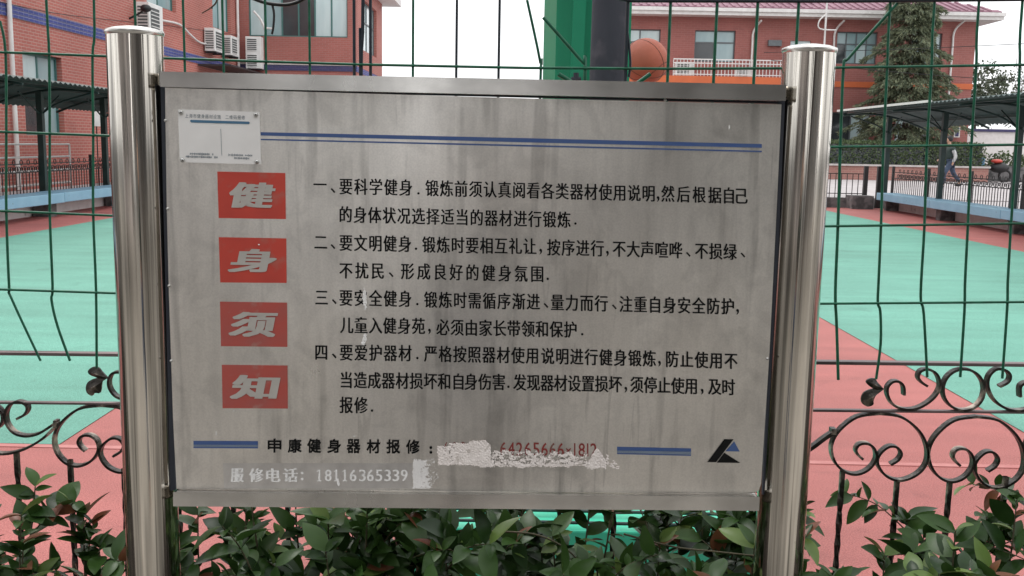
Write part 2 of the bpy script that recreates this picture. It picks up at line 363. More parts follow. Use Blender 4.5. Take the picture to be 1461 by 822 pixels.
# ------------------------------------------------------------------ the notice board
BN = Vector((-math.sin(R(2.1)), math.cos(R(2.1)), 0))            # board normal, away from the viewer
BX = Vector((math.cos(R(2.1)), math.sin(R(2.1)), 0))
def PB(x, y, d=0.0):          # a point on the plane of the panel face, d metres towards the viewer
    r = ray(x, y); p0 = Vector((0, 1.76, 0)) - BN * d
    return CAM + r * ((p0 - CAM).dot(BN) / r.dot(BN))
board = thing('information_board', PB(668, 411) * 1.0, 'large stainless steel fitness notice board held between two round posts', 'notice board')
board.location.z = 0.03
def slab(px, d, t, name, mat, parent, bevel=0, sub=None):      # flat polygon lying d in front of the panel, t thick
    vs = [PB(x, y, d) for x, y in px]; back = [v + BN * t for v in vs]; n = len(vs); m = MB()
    m.add(vs, [tuple(range(n))[::-1]]); m.add(vs + back, [(i, (i + 1) % n, n + (i + 1) % n, n + i) for i in range(n)]); m.add(back, [tuple(range(n))])
    return m.build(name, mat, parent, at=vs[0], bevel=bevel)
# panel with rounded lower right corner
pan = [(235.5, 125.2), (400, 130), (500, 133), (760, 140.7), (900, 144), (1115, 149), (1108, 300), (1098, 500), (1089, 640), (1086, 690), (1083, 699), (1077, 703.5), (1068, 704.5), (252, 697.5), (247, 600), (241, 420), (238, 300)]
slab(pan, 0, .012, 'panel', M['panel'], board, bevel=.002)
# posts
def post(xt, yt, xb, yb, wpx, label, capped):
    dpt = 1.76 + (xt - 730) * .00005
    a = PB(xt, yt, -.035); c = PB(xb, yb, -.035)
    X = (a.x + c.x) / 2; Yp = (a.y + c.y) / 2
    r = wpx / 2 / F * (Yp + .05)
    m = MB(); n = 48; zt = a.z
    m.tube([(X, Yp, .02), (X, Yp, .4), (X, Yp, .8), (X, Yp, 1.2), (X, Yp, zt)], r, n, cap=False)
    o = m.build('post', M['post'], board, at=(X, Yp, .02)); 
    k = MB(); prof = [(r * 1.0, -.002), (r * 1.035, 0.0), (r * 1.05, .004), (r * 1.035, .007), (r * .8, .011), (r * .4, .014), (0.001, .015)]
    vs = []; fs = []
    for (rr, zz) in prof:
        for j in range(n): vs.append((X + rr * math.cos(2 * math.pi * j / n), Yp + rr * math.sin(2 * math.pi * j / n), zt + zz))
    for i in range(len(prof) - 1):
        for j in range(n): fs.append((i * n + j, i * n + (j + 1) % n, (i + 1) * n + (j + 1) % n, (i + 1) * n + j))
    k.add(vs, fs, True); k.build('cap', M['rail'], o, at=(X, Yp, zt))
    # weld beads where the rails meet the post
    return o, X, Yp, r
pl, XL, YL, RL = post(193, 50, 219, 822, 74, '', True)
pr, XR, YR, RR = post(1154, 75, 1109.6, 822, 70, '', True)
print('posts', XL, XR, YL, YR, RL, RR)
def rail(p, name):
    f = [PB(x, y, .012) for x, y in p]; m = MB(); bk = [v + BN * .04 for v in f]
    m.add(f, [(3, 2, 1, 0)]); m.add(f + bk, [(i, (i + 1) % 4, 4 + (i + 1) % 4, 4 + i) for i in range(4)]); m.add(bk, [(0, 1, 2, 3)])
    o = m.build(name, M['rail'], board, at=f[0], bevel=.0055); o.modifiers[0].segments = 4; o.data.polygons.foreach_set('use_smooth', [False] * len(o.data.polygons)); return o
rail([(228, 102), (1122, 121), (1121, 144), (229, 124)], 'top_rail')
rail([(247, 702), (1084, 709), (1083, 729), (247, 722.5)], 'bottom_rail')
slab([(230, 122), (1120, 142), (1120, 148), (230, 126)], -.013, .02, 'top_gap_shade', M['foam'], board)  # dark strip stands in for the shadow line under the top rail
# dark strips stand in for shaded gaps left and right of the panel
for (x0, y0, x1, y1, dx) in ((229, 124, 243, 700, 7), (1113, 148, 1088, 706, 7)):
    slab([(x0, y0), (x0 + dx, y0), (x1 + dx, y1), (x1, y1)], -.014, .02, 'side_gap_shade', M['foam'], board)
for (x, y) in ((236, 172), (239, 298), (241, 408), (244, 515), (1095, 512), (1112, 140), (949, 143)):
    m = MB(); m.ball(PB(x, y, .002), .0028, 8, 6); m.build('weld_bead', M['rivet'], board, at=PB(x, y, .002))

# glyphs --------------------------------------------------------
GC = {}
def glyph(ch, off=0.0, res=3):
    k = (ch, off)
    if k not in GC:
        c = bpy.data.curves.new('glyph', 'FONT'); c.body = ch; c.size = 1; c.resolution_u = res; c.offset = off; c.fill_mode = 'FRONT'
        o = bpy.data.objects.new('glyph', c); COL.objects.link(o)
        bpy.context.view_layer.update()
        dg = bpy.context.evaluated_depsgraph_get(); e = o.evaluated_get(dg); me = e.to_mesh()
        GC[k] = ([(v.co.x, v.co.y) for v in me.vertices], [tuple(p.vertices) for p in me.polygons])
        e.to_mesh_clear(); bpy.data.objects.remove(o); bpy.data.curves.remove(c)
    return GC[k]
def text_mesh(items, name, mat, parent, d=.0012, t=.0004, bold=((0, 0),)):
    # items: (char, centre x, centre y, cell w, cell h, weight, shear, slope, mode)
    m = MB(); first = None
    for (ch, cx, cy, w, h, off, sh, sl, fit) in items:
        vs, fs = glyph(ch, off)
        if not vs: continue
        if fit:
            xs = [v[0] for v in vs]; ys = [v[1] for v in vs]; x0, x1, y0, y1 = min(xs), max(xs), min(ys), max(ys)
        else: x0, x1, y0, y1 = 0, 1, -.09, .85
        P = []
        for kk, (bx_, by_) in enumerate(bold):
            P = []
            for (u, v) in vs:
                a = (u - x0) / (x1 - x0) - .5; b = (v - y0) / (y1 - y0) - .5
                if fit and ch not in '.,、': a *= 1 - 2 * max(abs(q[0]) for q in bold); b *= 1 - 2 * max(abs(q[1]) for q in bold)
                a += bx_; b += by_
                px = cx + a * w + b * sh * h; py = cy - b * h + a * w * sl
                P.append(PB(px, py, d + kk * .00004))
            m.add(P, fs)
    o = m.build(name, mat, parent, at=m.v[0]); return o

CW, CH, OFF = 19.6, 23.6, 0.0
MED = ((-.026, -.004), (0, .006), (.026, -.004))
BOLD = tuple((i * .022, j * .022) for i in (-1, 0, 1) for j in (-1, 0, 1))
HEAVY = tuple((i * .024, j * .022) for i in (-2, -1, 0, 1, 2) for j in (-1, 0, 1))
SERIF = ((-.045, 0), (-.015, 0), (.015, 0), (.045, 0))
def line(*segs):
    items = []
    for (s, xa, ya, xb, yb) in segs:
        n = len(s)
        for i, ch in enumerate(s):
            f = i / (n - 1) if n > 1 else 0
            x = xa + (xb - xa) * f; y = ya + (yb - ya) * f
            if ch in '.':
                items.append(('.', x, y + 7, 3.4, 3.4, 0, 0, 0, True))
            elif ch == ',':
                items.append((',', x, y + 9, 3.8, 8, 0, 0, 0, True))
            elif ch == '、':
                items.append(('、', x, y + 6, 6.5, 7, 0, 0, 0, True))
            else:
                items.append((ch, x, y, CW, CH, OFF, 0, .02, False))
    text_mesh(items, 'text_line', M['ink'], board, bold=MED)
line(('一', 456.5, 263.5, 456.5, 263.5), ('、', 475, 266, 475, 266), ('要科学健身', 493.5, 266, 579, 267.6), ('.', 597, 269, 597, 269),
     ('锻炼前须认真阅', 616.5, 268.5, 740.6, 271.3), ('看各类器材使用说明', 761, 271.8, 925.4, 276), (',', 939, 275, 939, 275), ('然后根据', 953, 276.5, 1020, 278.5), ('自己', 1040, 279, 1057.5, 279.5))
line(('的身体状况选择适当的器材进行锻炼', 493, 306, 804.8, 313.5), ('.', 821, 312, 821, 312))
line(('二', 457.6, 345.5, 457.6, 345.5), ('、', 475, 346, 475, 346), ('要文明健身', 493.5, 346.5, 577.5, 348), ('.', 593.5, 348, 593.5, 348), ('锻炼时要相互礼让', 612, 349, 756, 351.5), (',', 771.5, 350, 771.5, 350),
     ('按序进行', 790, 353, 852.3, 354.4), (',', 866.7, 353, 866.7, 353), ('不大声喧哗', 883.4, 355, 964, 357), ('、', 982, 357, 982, 357), ('不损绿', 1001, 358, 1041.7, 359.3), ('、', 1060, 358, 1060, 358))
line(('不扰民', 493.5, 386, 539, 386.5), ('、', 558, 386, 558, 386), ('形成良好的健身氛围', 581.5, 387, 766.5, 391), ('.', 781.5, 391, 781.5, 391))
line(('三', 458.8, 424.5, 458.8, 424.5), ('、', 476.8, 424.5, 476.8, 424.5), ('要安全健身', 493.5, 425, 578, 426.4), ('.', 595.4, 427, 595.4, 427), ('锻炼时需循序渐进', 614.6, 427.6, 761, 430.5), ('、', 779, 430, 779, 430),
     ('量力而行', 795.2, 431.5, 858, 433), ('、', 876.5, 432, 876.5, 432), ('注重自身安全防护', 893, 434, 1038.6, 437.2), (',', 1052.5, 436, 1052.5, 436))
line(('儿童入健身苑', 494.7, 464, 597, 465.3), (',', 612.7, 464, 612.7, 464), ('必须由家长带领和保护', 632, 467, 814, 470.3), ('.', 830.7, 470, 830.7, 470))
line(('四', 458.3, 502.6, 458.3, 502.6), ('、', 476.8, 502, 476.8, 502), ('要爱护器材', 494, 503, 578, 504), ('.', 595.4, 504, 595.4, 504), ('严格按照器材使用', 614.6, 504.8, 759.7, 507.4), ('说明进行健身锻炼', 781.5, 508, 926.6, 511.6),
     (',', 941, 510, 941, 510), ('防止使用不', 959, 512.5, 1043, 515))
line(('当造成器材损坏和自', 494, 542.3, 654, 544.6), ('身伤害', 672, 544.8, 711.7, 545.2), ('.', 725.4, 545, 725.4, 545), ('发现器材设置损坏', 741.7, 545.6, 878, 548.3), (',', 893, 547, 893, 547),
     ('须停止使用', 908.6, 549, 986.5, 551), (',', 1002, 550, 1002, 550), ('及时', 1020, 551.8, 1039.3, 552.6))
line(('报修', 494, 578, 515, 578.3), ('.', 530.7, 579, 530.7, 579))
# bold repair line
its = [(c, x, y, 19.5, 20, 0, 0, .01, True) for c, x, y in zip('申康健身器材报修', (391.6, 420.4, 448, 476.6, 504.3, 532.7, 561, 589), (636, 636.2, 636.4, 636.6, 636.9, 637.1, 637.3, 637.6))]
its += [('.', 614.7, 639, 3.8, 3.8, 0, 0, 0, True), ('.', 614.7, 645.7, 3.8, 3.8, 0, 0, 0, True)]
text_mesh(its, 'text_line', M['ink'], board, bold=BOLD)
# red telephone number, half hidden under the paper scraps
red0 = [(c, 636 + i * 12.6, 640, (8.6 if c not in '()' else 4) if c != '1' else 1.9, 18, .0, 0, 0, True) for i, c in enumerate('(021)')]
text_mesh(red0, 'text_line', M['ink_red'], board, d=.0011, bold=((-.02, 0), (.02, 0)))
red = [(c, x, y, 9.2 if c not in '1×' else (8 if c == '×' else 1.9), 18.5 if c != '×' else 7, .0, 0, 0, True) for c, x, y in
        zip('64265666×1812', (718, 729.5, 741, 753, 765, 777, 788.5, 800, 811, 820, 830, 838.5, 847), (640.3, 640.5, 640.7, 640.8, 641, 641.2, 641.4, 641.6, 643, 641.8, 641.9, 642, 642.1))]
text_mesh(red, 'text_line', M['ink_red'], board, d=.0011, bold=((-.02, 0), (.02, 0)))
slab([(318, 661), (588, 661), (588, 697), (320, 697)], .0006, .0003, 'label_backing', M['residue'], board)
# faint white stencilled line
wt = [(c, x, 678, 21 if c != '服' else 19, 19.5, 0, 0, .0, True) for c, x in zip('服修电话', (338.5, 365.6, 389.8, 414.5))]
wt += [('.', 431, 683.5, 3.6, 3.6, 0, 0, 0, True), ('.', 431, 675, 3.6, 3.6, 0, 0, 0, True)]
text_mesh(wt, 'text_line', M['white_stencil'], board, bold=SERIF); wt = []
dg_x = (455.5, 468.3, 479.8, 492, 503.8, 517, 528.4, 540.7, 553, 564.8, 576.7)
for c, x in zip('18116365339', dg_x):
    wt.append((c, x, 678.4, 2.7 if c == '1' else 9.8, 16.6, .0, 0, 0, True))
text_mesh(wt, 'text_line', M['white_stencil'], board, bold=SERIF)
for x in (455.5, 479.8, 492): slab([(x - 3.2, 685.6), (x + 3.2, 685.6), (x + 3.2, 686.8), (x - 3.2, 686.8)], .0012, .0004, 'digit_serif', M['white_stencil'], board); slab([(x - 3.6, 672.6), (x - .6, 670.4), (x - .6, 671.8), (x - 3.6, 673.6)], .0012, .0004, 'digit_serif', M['white_stencil'], board)
slab([(480, 683), (482.5, 683), (485, 692), (482.5, 694), (481, 690)], .0015, .0006, 'paint_run', M['white_stencil'], board)
# strips
def strip(p, mat): return slab(p, .0009, .0004, 'blue_stripe', M[mat], board)
strip([(371, 188.6), (750, 197.2), (1087, 205.6), (1087, 211), (750, 203.2), (371, 193.4)], 'ink_blue')
strip([(371, 198), (750, 206.8), (1087, 215.2), (1087, 217.3), (750, 209.2), (371, 200)], 'ink_blue')
strip([(276, 629.2), (368, 629.6), (368, 635), (276, 634.6)], 'ink_blue')
strip([(276, 634.8), (368, 635.2), (368, 637.6), (276, 637.2)], 'ink_lightblue')
strip([(276, 637.4), (368, 637.8), (368, 639.9), (276, 639.4)], 'ink_blue')
strip([(880.5, 637.6), (986, 640), (986, 644.6), (880.5, 643)], 'ink_blue')
strip([(880.5, 643.2), (986, 644.8), (986, 648.8), (880.5, 646.2)], 'ink_lightblue')
strip([(880.5, 646.4), (986, 649), (986, 650.6), (880.5, 648)], 'ink_blue')
# emblem
em = slab([(1009.4, 659.4), (1033.5, 627), (1046.6, 627), (1021.7, 659.6)], .0012, .0005, 'emblem', M['ink'], board)
slab([(1035.6, 644), (1047.7, 630.2), (1055.4, 644.3)], .0014, .0005, 'emblem_piece', M['ink_blue'], em)
slab([(1023, 660.2), (1033.5, 646.3), (1056.2, 660.6)], .0014, .0005, 'emblem_piece', M['ink'], em)
# red title tiles with one big character each
tiles = [([(309.9, 244.8), (406.9, 247), (407.7, 312.7), (312, 311.2)], '健', 359, 278.5, 60, 35, 'tile_red'),
         ([(312, 338.5), (408.4, 340.3), (408.8, 403.8), (314.2, 403.1)], '身', 361, 372, 62, 32, 'tile_red'),
         ([(313.8, 430.5), (409.5, 432), (409.9, 495.1), (315.3, 494)], '须', 362, 463, 62, 34, 'tile_red_worn'),
         ([(316.4, 520.7), (410.1, 521.8), (410.6, 583.1), (317.5, 582.5)], '知', 364, 552.5, 62, 33, 'tile_red_worn')]
for p, ch, cx, cy, w, h, mt in tiles:
    tl = slab(p, .0012, .0006, 'red_tile', M[mt], board)
    text_mesh([(ch, cx, cy, w * 1.08, h * 1.04, 0, .2, .015, True)], 'character', M['cutout'], tl, d=.0018, bold=HEAVY)
# small riveted plate
plate = slab([(253.8, 156), (370.3, 159.9), (372.5, 234.8), (256.5, 231.5)], .004, .0035, 'small_plate', M['plate'], board, bevel=.0008)
for x, y in ((258.1, 160.2), (364.9, 163.6), (260.3, 228.4), (366.5, 230.8)):
    m = MB(); m.ball(PB(x, y, .0045), .0042, 12, 8); rv = m.build('rivet', M['rivet'], plate, at=PB(x, y, .0045))
    q = MB(); q.ball(PB(x, y, .0082), .0014, 8, 6); q.build('rivet_hole', M['black'], plate, at=PB(x, y, .0082))
text_mesh([(c, 266.5 + i * 5.75, 165.2 + i * .19, 5.2, 6, 0, 0, .03, False) for i, c in enumerate('上海市健身器材设施 二维码报修') if c != ' '], 'plate_lettering', M['plate_ink'], plate, d=.0046)
cap = [(272, 171), (355, 173.6), (356.5, 175.3), (355, 177.2), (273, 174.8), (271, 172.9)]
slab(cap, .0046, .0004, 'plate_bar', M['plate_blue'], plate)
def dashes(x0, x1, y, n, sl=.03):
    m = MB(); r2 = random.Random(int(x0 * 7 + y))
    w = (x1 - x0) / n
    for i in range(n):
        if r2.random() < .12: continue
        a = x0 + i * w; yy = y + (a - x0) * sl
        for k in range(3):
            hh = r2.uniform(.5, 1.9); xx = a + k * w * .3
            m.quad(PB(xx, yy + hh, .0046), PB(xx + w * .2, yy + hh, .0046), PB(xx + w * .2, yy - hh, .0046), PB(xx, yy - hh, .0046))
    m.build('plate_caption', M['plate_ink'], plate, at=m.v[0])
dashes(271, 305, 219.3, 13); dashes(265, 311, 223.3, 17); dashes(326, 363, 221, 14); dashes(334, 356, 225.5, 9)
m = MB(); m.quad(PB(314.6, 184, .0045), PB(315.2, 184, .0045), PB(316.8, 222, .0045), PB(316.2, 222, .0045)); m.build('plate_divider', M['plate_ink'], plate, at=m.v[0])

# paper and paint scraps stuck on the panel
def scraps(name, x0, x1, y0, y1, mask, mat, d=.0016, step=.9, thr=0.0, t=.0007):
    m = MB(); ny = int((y1 - y0) / step); nx = int((x1 - x0) / step); idx = {}
    def vid(i, j):
        if (i, j) not in idx:
            jx = noise.noise(Vector((i * .9, j * .9, 3))) * step * .8; jy = noise.noise(Vector((i * .9, j * .9, 9))) * step * .8
            h = d + t * (.5 + noise.noise(Vector((i * .35, j * .35, 5))))
            m.v.append(PB(x0 + i * step + jx, y0 + j * step + jy, h)); idx[(i, j)] = len(m.v) - 1
        return idx[(i, j)]
    for i in range(nx):
        for j in range(ny):
            x = x0 + i * step; y = y0 + j * step
            n1 = noise.noise(Vector((x * .17, y * .25, 1.7))) * .6 + noise.noise(Vector((x * .5, y * .5, 4.2))) * .55 + noise.noise(Vector((x * 1.1, y * 1.1, 6))) * .3
            if mask(x, y) + n1 > thr:
                m.f.append((vid(i, j), vid(i, j + 1), vid(i + 1, j + 1), vid(i + 1, j))); m.sm.append(False)
    return m.build(name, mat, board, at=m.v[0])
def mask(x, y):
    top = 636 if x < 640 else (632 if x < 668 else (628 if x < 692 else 628 + (x - 692) * .9))
    if x < 700:
        bot = 663 if x < 676 else 666
        base = 1.0 if x > 660 else .42
        e = min(y - top, bot - y, x - 624) / 3.0
        return min(e, base)
    if x < 838:
        top2 = 648 if x < 760 else 650
        e = min(y - top2 + 5, 666 - y) / 5.0
        return min(e, .16 + .4 * max(0, (y - 655) / 10)) - (.1 if x < 815 else .25)
    if x < 865:
        pk = 637 + abs(x - 852) * 1.6
        return min((y - pk) / 3, (668 - y) / 3, .6)
    return min((y - (648 + (x - 865) * .9)) / 3, (662 + (x - 865) * .45 - y) / 3, (883 - x) / 4, .05)
scraps('paper_scrap', 622, 886, 625, 671, mask, M['peel'])
for (cx, cy, rx, ry, sk) in ((520, 426, 3.6, 17, 2), (519.5, 484, 3.8, 10.5, -3)):
    scraps('paint_flake', cx - 8, cx + 8, cy - 20, cy + 20, lambda x, y: 1.3 - 1.3 * (((x - cx - (y - cy) / ry * sk * .6) / rx) ** 2 + ((y - cy) / ry) ** 2), M['white_stencil'], step=.8, thr=.45)
scraps('glue_patch', 587, 637, 654, 697, lambda x, y: min((x - 588) / 2, (697 - y) / 2, (y - 656) / 4 + .3, 1.15 - (x - 588) / 26), M['residue_light'] if 'residue_light' in M else M['plate'], d=.0006, step=1.0, thr=.25, t=.0001)
for (x, y, rx, ry) in ((368.8, 348.8, 1.6, 1.2), (352, 361, 3.2, 1.0), (308, 618, .8, 4.5), (333, 586, 1.5, 1), (1040, 182, .7, 4), (505, 622, 1, 1)):
    scraps('paint_speck', x - 5, x + 5, y - 6, y + 6, lambda a, b: 1.2 - 1.2 * (((a - x) / rx) ** 2 + ((b - y) / ry) ** 2), M['white_stencil'], step=.6, thr=.5, t=.0002, d=.0019)

# ------------------------------------------------------------------ green wire fence
FY = 2.18
wf = thing('wire_mesh_fence', (0, FY, .98), 'tall green welded wire mesh fence fixed behind the steel notice board', 'fence')
WR = .0030
def down(x, y, z):              # world point at height z straight below pixel (x, y)
    p = PY(x, y, FY); return Vector((p.x, FY, z))
def wirepx(pts, mat='wire', r=WR, ext_top=True, name='vertical_wire', tail=None, y=FY):
    P = [PY(a, b, y) for a, b in pts]
    if ext_top: P.insert(0, Vector((P[0].x, y, 2.45)))
    if tail is not None: P.append(Vector((P[-1].x, y, tail)))
    m = MB(); m.tube(spline(P, 4) if len(P) > 2 else P, r, 6); m.build(name, M[mat], wf, at=P[0])
wirepx([(0, 30), (8, 75), (9, 190), (9, 301), (13, 408), (16, 425), (58, 515)], ext_top=False)
wirepx([(66, 0), (70, 75), (71, 190), (71, 302), (75, 408), (73.5, 428), (82, 465), (100, 515)])
wirepx([(134, 0), (132, 80), (133, 190), (133, 305), (137, 413), (138, 525)])
TAIL = 1.01
for x, y0 in ((192, 0), (261, 0), (317, 0), (378, 0), (441, 0)):
    p = PY(x, y0, FY); wirepx([(x, y0)], tail=TAIL)
for x in (505, 528.5): wirepx([(x, 0)], mat='wire_dark', r=.0036, tail=TAIL)
wirepx([(518, 0), (515, 118)], mat='wire_dark', r=.0042, tail=TAIL)
wirepx([(513.5, 40), (514, 118)], mat='wire_dark', r=.003, tail=TAIL, ext_top=False)
for x in (589.5, 652, 713): wirepx([(x, 0)], mat='wire_dark' if x > 600 else 'wire', tail=TAIL)
wirepx([(752, 0), (771, 90), (771, 118)], tail=TAIL, ext_top=False)
wirepx([(775, 25), (800, 53), (826, 83), (833, 92), (834.5, 118)], r=.0038, ext_top=False, name='bent_wire', tail=TAIL)
wirepx([(797, 106), (822, 121)], r=.005, ext_top=False, name='cut_wire')
wirepx([(928, 105.5), (908, 120)], r=.005, ext_top=False, name='cut_wire')
wirepx([(896, 0)], mat='wire_dark', r=.0042, tail=TAIL)
wirepx([(895, 42), (899.5, 88), (897, 110)], mat='wire_dark', r=.0026, ext_top=False, name='bent_wire')
for x in (957, 1023.5, 1081.5, 1140): wirepx([(x, 0)], tail=TAIL, r=.0034)
wirepx([(1280, 5), (1245, 44), (1210, 84), (1203.5, 96), (1199, 210), (1195.5, 323), (1192.3, 400), (1192, 433), (1193.5, 460), (1196, 542)], ext_top=False, r=.0034)
wirepx([(1270.6, 0), (1266, 95), (1260.5, 210), (1257, 323), (1253.6, 400), (1252.5, 432), (1256, 445), (1256.5, 490), (1250, 541)])
wirepx([(1333.6, 0), (1329.5, 95), (1322.6, 209), (1319, 322), (1314.4, 400), (1314, 430), (1318, 448), (1323, 538)])
wirepx([(1397, 0), (1393, 94), (1386, 208), (1381, 321), (1377, 400), (1376, 445), (1370, 538)])
wirepx([(1459, 0), (1455, 93), (1450, 207), (1442.6, 320), (1438, 400), (1437, 440), (1430, 540)])
def hwire(pts, r=WR, mat='wire'):
    a, b = PY(*pts[0], FY), PY(*pts[-1], FY); P = [PY(x, y, FY - .004) for x, y in pts]
    P.insert(0, P[0] + (P[0] - P[1]).normalized() * 1.2); P.append(P[-1] + (P[-1] - P[-2]).normalized() * 1.2)
    m = MB(); m.tube(P, r, 6); m.build('horizontal_wire', M[mat], wf, at=P[1])
hwire([(0, 74.5), (160, 80.5), (350, 87), (510, 92), (750, 97), (957, 98.2), (1120, 97.6), (1300, 95.2), (1461, 92.6)])
hwire([(0, 188), (158, 194), (660, 207), (1180, 210), (1461, 206.5)])
hwire([(0, 301), (165, 308), (660, 320), (1172, 323), (1461, 319)])
hwire([(0, 413), (168, 418.5), (660, 430), (1165, 433.5), (1461, 431)])
hwire([(700, -14), (862, -6), (900, 1), (1200, 1.5), (1461, -1)], r=.0042, mat='wire_dark')
# hanging twig and cable caught in the mesh
tw = MB(); tw.tube(spline([PY(x, y, 2.3) for x, y in ((310, -12), (309, 2), (301, 11), (288, 19))], 5), .0026, 5, taper=.0012); tw.tube([PY(303, 9, 2.3), PY(302.5, 13, 2.3)], .0012, 4)
tag(tw.build('twig', M['bark'], None, at=PY(309, 2, 2.3)), 'thin bare twig hanging in front of the left building wall', 'twig')
cb = MB(); cb.tube(spline([PY(x, y, 2.3) for x, y in ((352, -6), (375, 3), (395, 6.5), (412, 6.5), (428, 1.5), (440, -7))], 5), .0042, 6); cb.tube(spline([PY(x, y, 2.3) for x, y in ((388, 5), (391, 20), (390, 38), (388, 49))], 4), .003, 6)
tag(cb.build('hanging_cable', M['black'], None, at=PY(400, 6, 2.3)), 'drooping black cable in front of the teal framed window', 'cable')

# ------------------------------------------------------------------ ornamental iron fence
IY = 2.26
fence = thing('ornamental_iron_fence', (0, IY, .03), 'black wrought iron fence with scrolls and twisted bars behind the notice board', 'fence')
DN = Vector((0, 1, 0))
def irail(p0, p1, h, name, dep, mat='iron_rail'):
    a = PY(*p0, IY); b = PY(*p1, IY); d = (b - a); a2 = a - d * .5; b2 = b + d * .5
    m = MB(); u = Vector((0, 0, 1)); v0 = [a2 - u * h / 2 - DN * dep / 2, a2 + u * h / 2 - DN * dep / 2, a2 + u * h / 2 + DN * dep / 2, a2 - u * h / 2 + DN * dep / 2]
    v1 = [v + (b2 - a2) for v in v0]
    m.add(v0 + v1, [(0, 3, 2, 1), (4, 5, 6, 7), (0, 1, 5, 4), (1, 2, 6, 5), (2, 3, 7, 6), (3, 0, 4, 7)])
    return m.build(name, M[mat], fence, at=a, bevel=.0015)
irail((0, 503.5), (1461, 520), .008, 'top_rail', .022)
irail((0, 574), (1461, 588), .006, 'middle_rail', .014)
irail((0, 1200), (1461, 1214), .012, 'bottom_rail', .02)
def zc(x, y): return (1160 + x / 3.7375, 500 + y / 3.7375)
def scroll(pts, shift=(0, 0), name='scroll', th=.0058, dep=.018, sub=5, k=1.0, cy0=588):
    P = [(x + shift[0], cy0 + (y - cy0) * k + shift[1]) for x, y in pts]
    W_ = [PY(x, y, IY) for x, y in P]
    m = MB(); m.ribbon(spline(W_, sub), DN, th, dep); return m.build(name, M['iron'], fence, at=W_[0])
LH = [zc(*p) for p in ((350, 334), (230, 352), (135, 425), (95, 505), (110, 585), (160, 640), (225, 657), (290, 632), (330, 578), (325, 525), (290, 495), (245, 497), (225, 525), (235, 552), (262, 577))]
RH = [zc(*p) for p in ((350, 334), (465, 352), (560, 425), (603, 515), (598, 600), (545, 660), (460, 690), (385, 665), (342, 605), (348, 555), (395, 512), (440, 512), (466, 545), (450, 580), (410, 605))]
for k in range(-10, 3):
    if k in (-9, -1): continue
    sx = 138.4 * k; sy = 138.4 * k * .0104 + (3 if k == 1 else 0)
    kk = 1.0 if k != 1 else 1.07
    scroll(LH, (sx, sy), k=kk); scroll(RH, (sx, sy), k=kk)
# scrolls between the two rails
def zl(x, y): return (x / 3.7368, 480 + y / 3.7368)
scroll([zc(*p) for p in ((482, 236), (478, 190), (455, 165), (420, 165), (393, 195), (395, 240), (425, 288), (490, 312), (565, 300), (640, 248), (672, 185), (655, 125), (610, 99), (570, 108), (556, 140), (575, 168), (605, 188))], name='small_scroll')
ring = [zc(798 + 110 * math.cos(t), 207 + 110 * math.sin(t)) for t in [i * 2 * math.pi / 16 for i in range(17)]]
scroll(ring, name='ring', sub=3)
scroll([zc(*p) for p in ((990, 190), (1035, 165), (1045, 130), (1020, 103), (970, 99), (932, 138), (928, 195), (960, 260), (1020, 305), (1090, 318), (1170, 300), (1240, 250), (1260, 190), (1240, 130), (1190, 100), (1150, 120), (1145, 150), (1170, 180))], name='small_scroll')
scroll([zc(*p) for p in ((1100, 246), (1098, 200), (1110, 178), (1140, 170), (1180, 200))], name='small_scroll')
scroll([zl(*p) for p in ((760, 250), (740, 205), (700, 190), (650, 188), (605, 195), (585, 230), (590, 275), (625, 318), (690, 335), (760, 320), (830, 280))], name='small_scroll')
# left end of the photograph: S scroll and sweeping bar under the middle rail
scroll([zl(*p) for p in ((95, 437), (135, 415), (152, 385), (140, 358), (100, 346), (55, 365), (35, 410), (42, 462), (80, 510), (140, 528), (205, 518), (262, 485), (308, 452))])
scroll([zl(*p) for p in ((-140, 560), (-60, 605), (0, 622), (70, 618), (150, 592), (235, 540), (306, 470))], th=.0055)
scroll([zl(*p) for p in ((-60, 350), (-20, 368), (12, 400), (20, 440), (5, 475), (-30, 500))])
scroll([zc(*p) for p in ((-180, 620), (-90, 570), (0, 510), (60, 465), (122, 425))], th=.009)
m = MB(); a = PY(*zc(105, 428), IY); m.box(a.x - .006, a.x + .006, IY - .011, IY + .011, a.z - .007, a.z + .007); m.build('collar', M['iron'], fence, at=a)
a = PY(*zl(302, 462), IY); m = MB(); m.box(a.x - .004, a.x + .004, IY - .010, IY + .010, a.z - .010, a.z + .008); m.build('collar', M['iron'], fence, at=a)
# twisted pickets
def picket(x, ytop):
    a = PY(x, ytop, IY); h = a.z - .06; n = 26; vs = []; fs = []; s = .0075
    for i in range(n + 1):
        z = a.z - h * i / n; tw_ = i * R(42) if i > 1 else 0
        for j in range(4): vs.append((a.x + s * math.cos(tw_ + R(45) + j * R(90)), IY + s * math.sin(tw_ + R(45) + j * R(90)), z))
    for i in range(n):
        for j in range(4): fs.append((i * 4 + j, i * 4 + (j + 1) % 4, (i + 1) * 4 + (j + 1) % 4, (i + 1) * 4 + j))
    m = MB(); m.add(vs, fs); m.build('picket', M['iron'], fence, at=(a.x, IY, a.z))
for i, x in enumerate([23.5 - 77, 23.5, 100, 177, 254, 332, 410, 489, 567, 645, 723, 800, 878, 950, 1033, 1111, 1202, 1280, 1355, 1435, 1512]):
    yt = {0: 650, 1: 645, 2: 656, 3: 668}.get(i, 660 + x * .016)
    if x > 1190: yt = {1202: 672, 1280: 684, 1355: 688, 1435: 680}.get(x, 680)
    picket(x, yt)
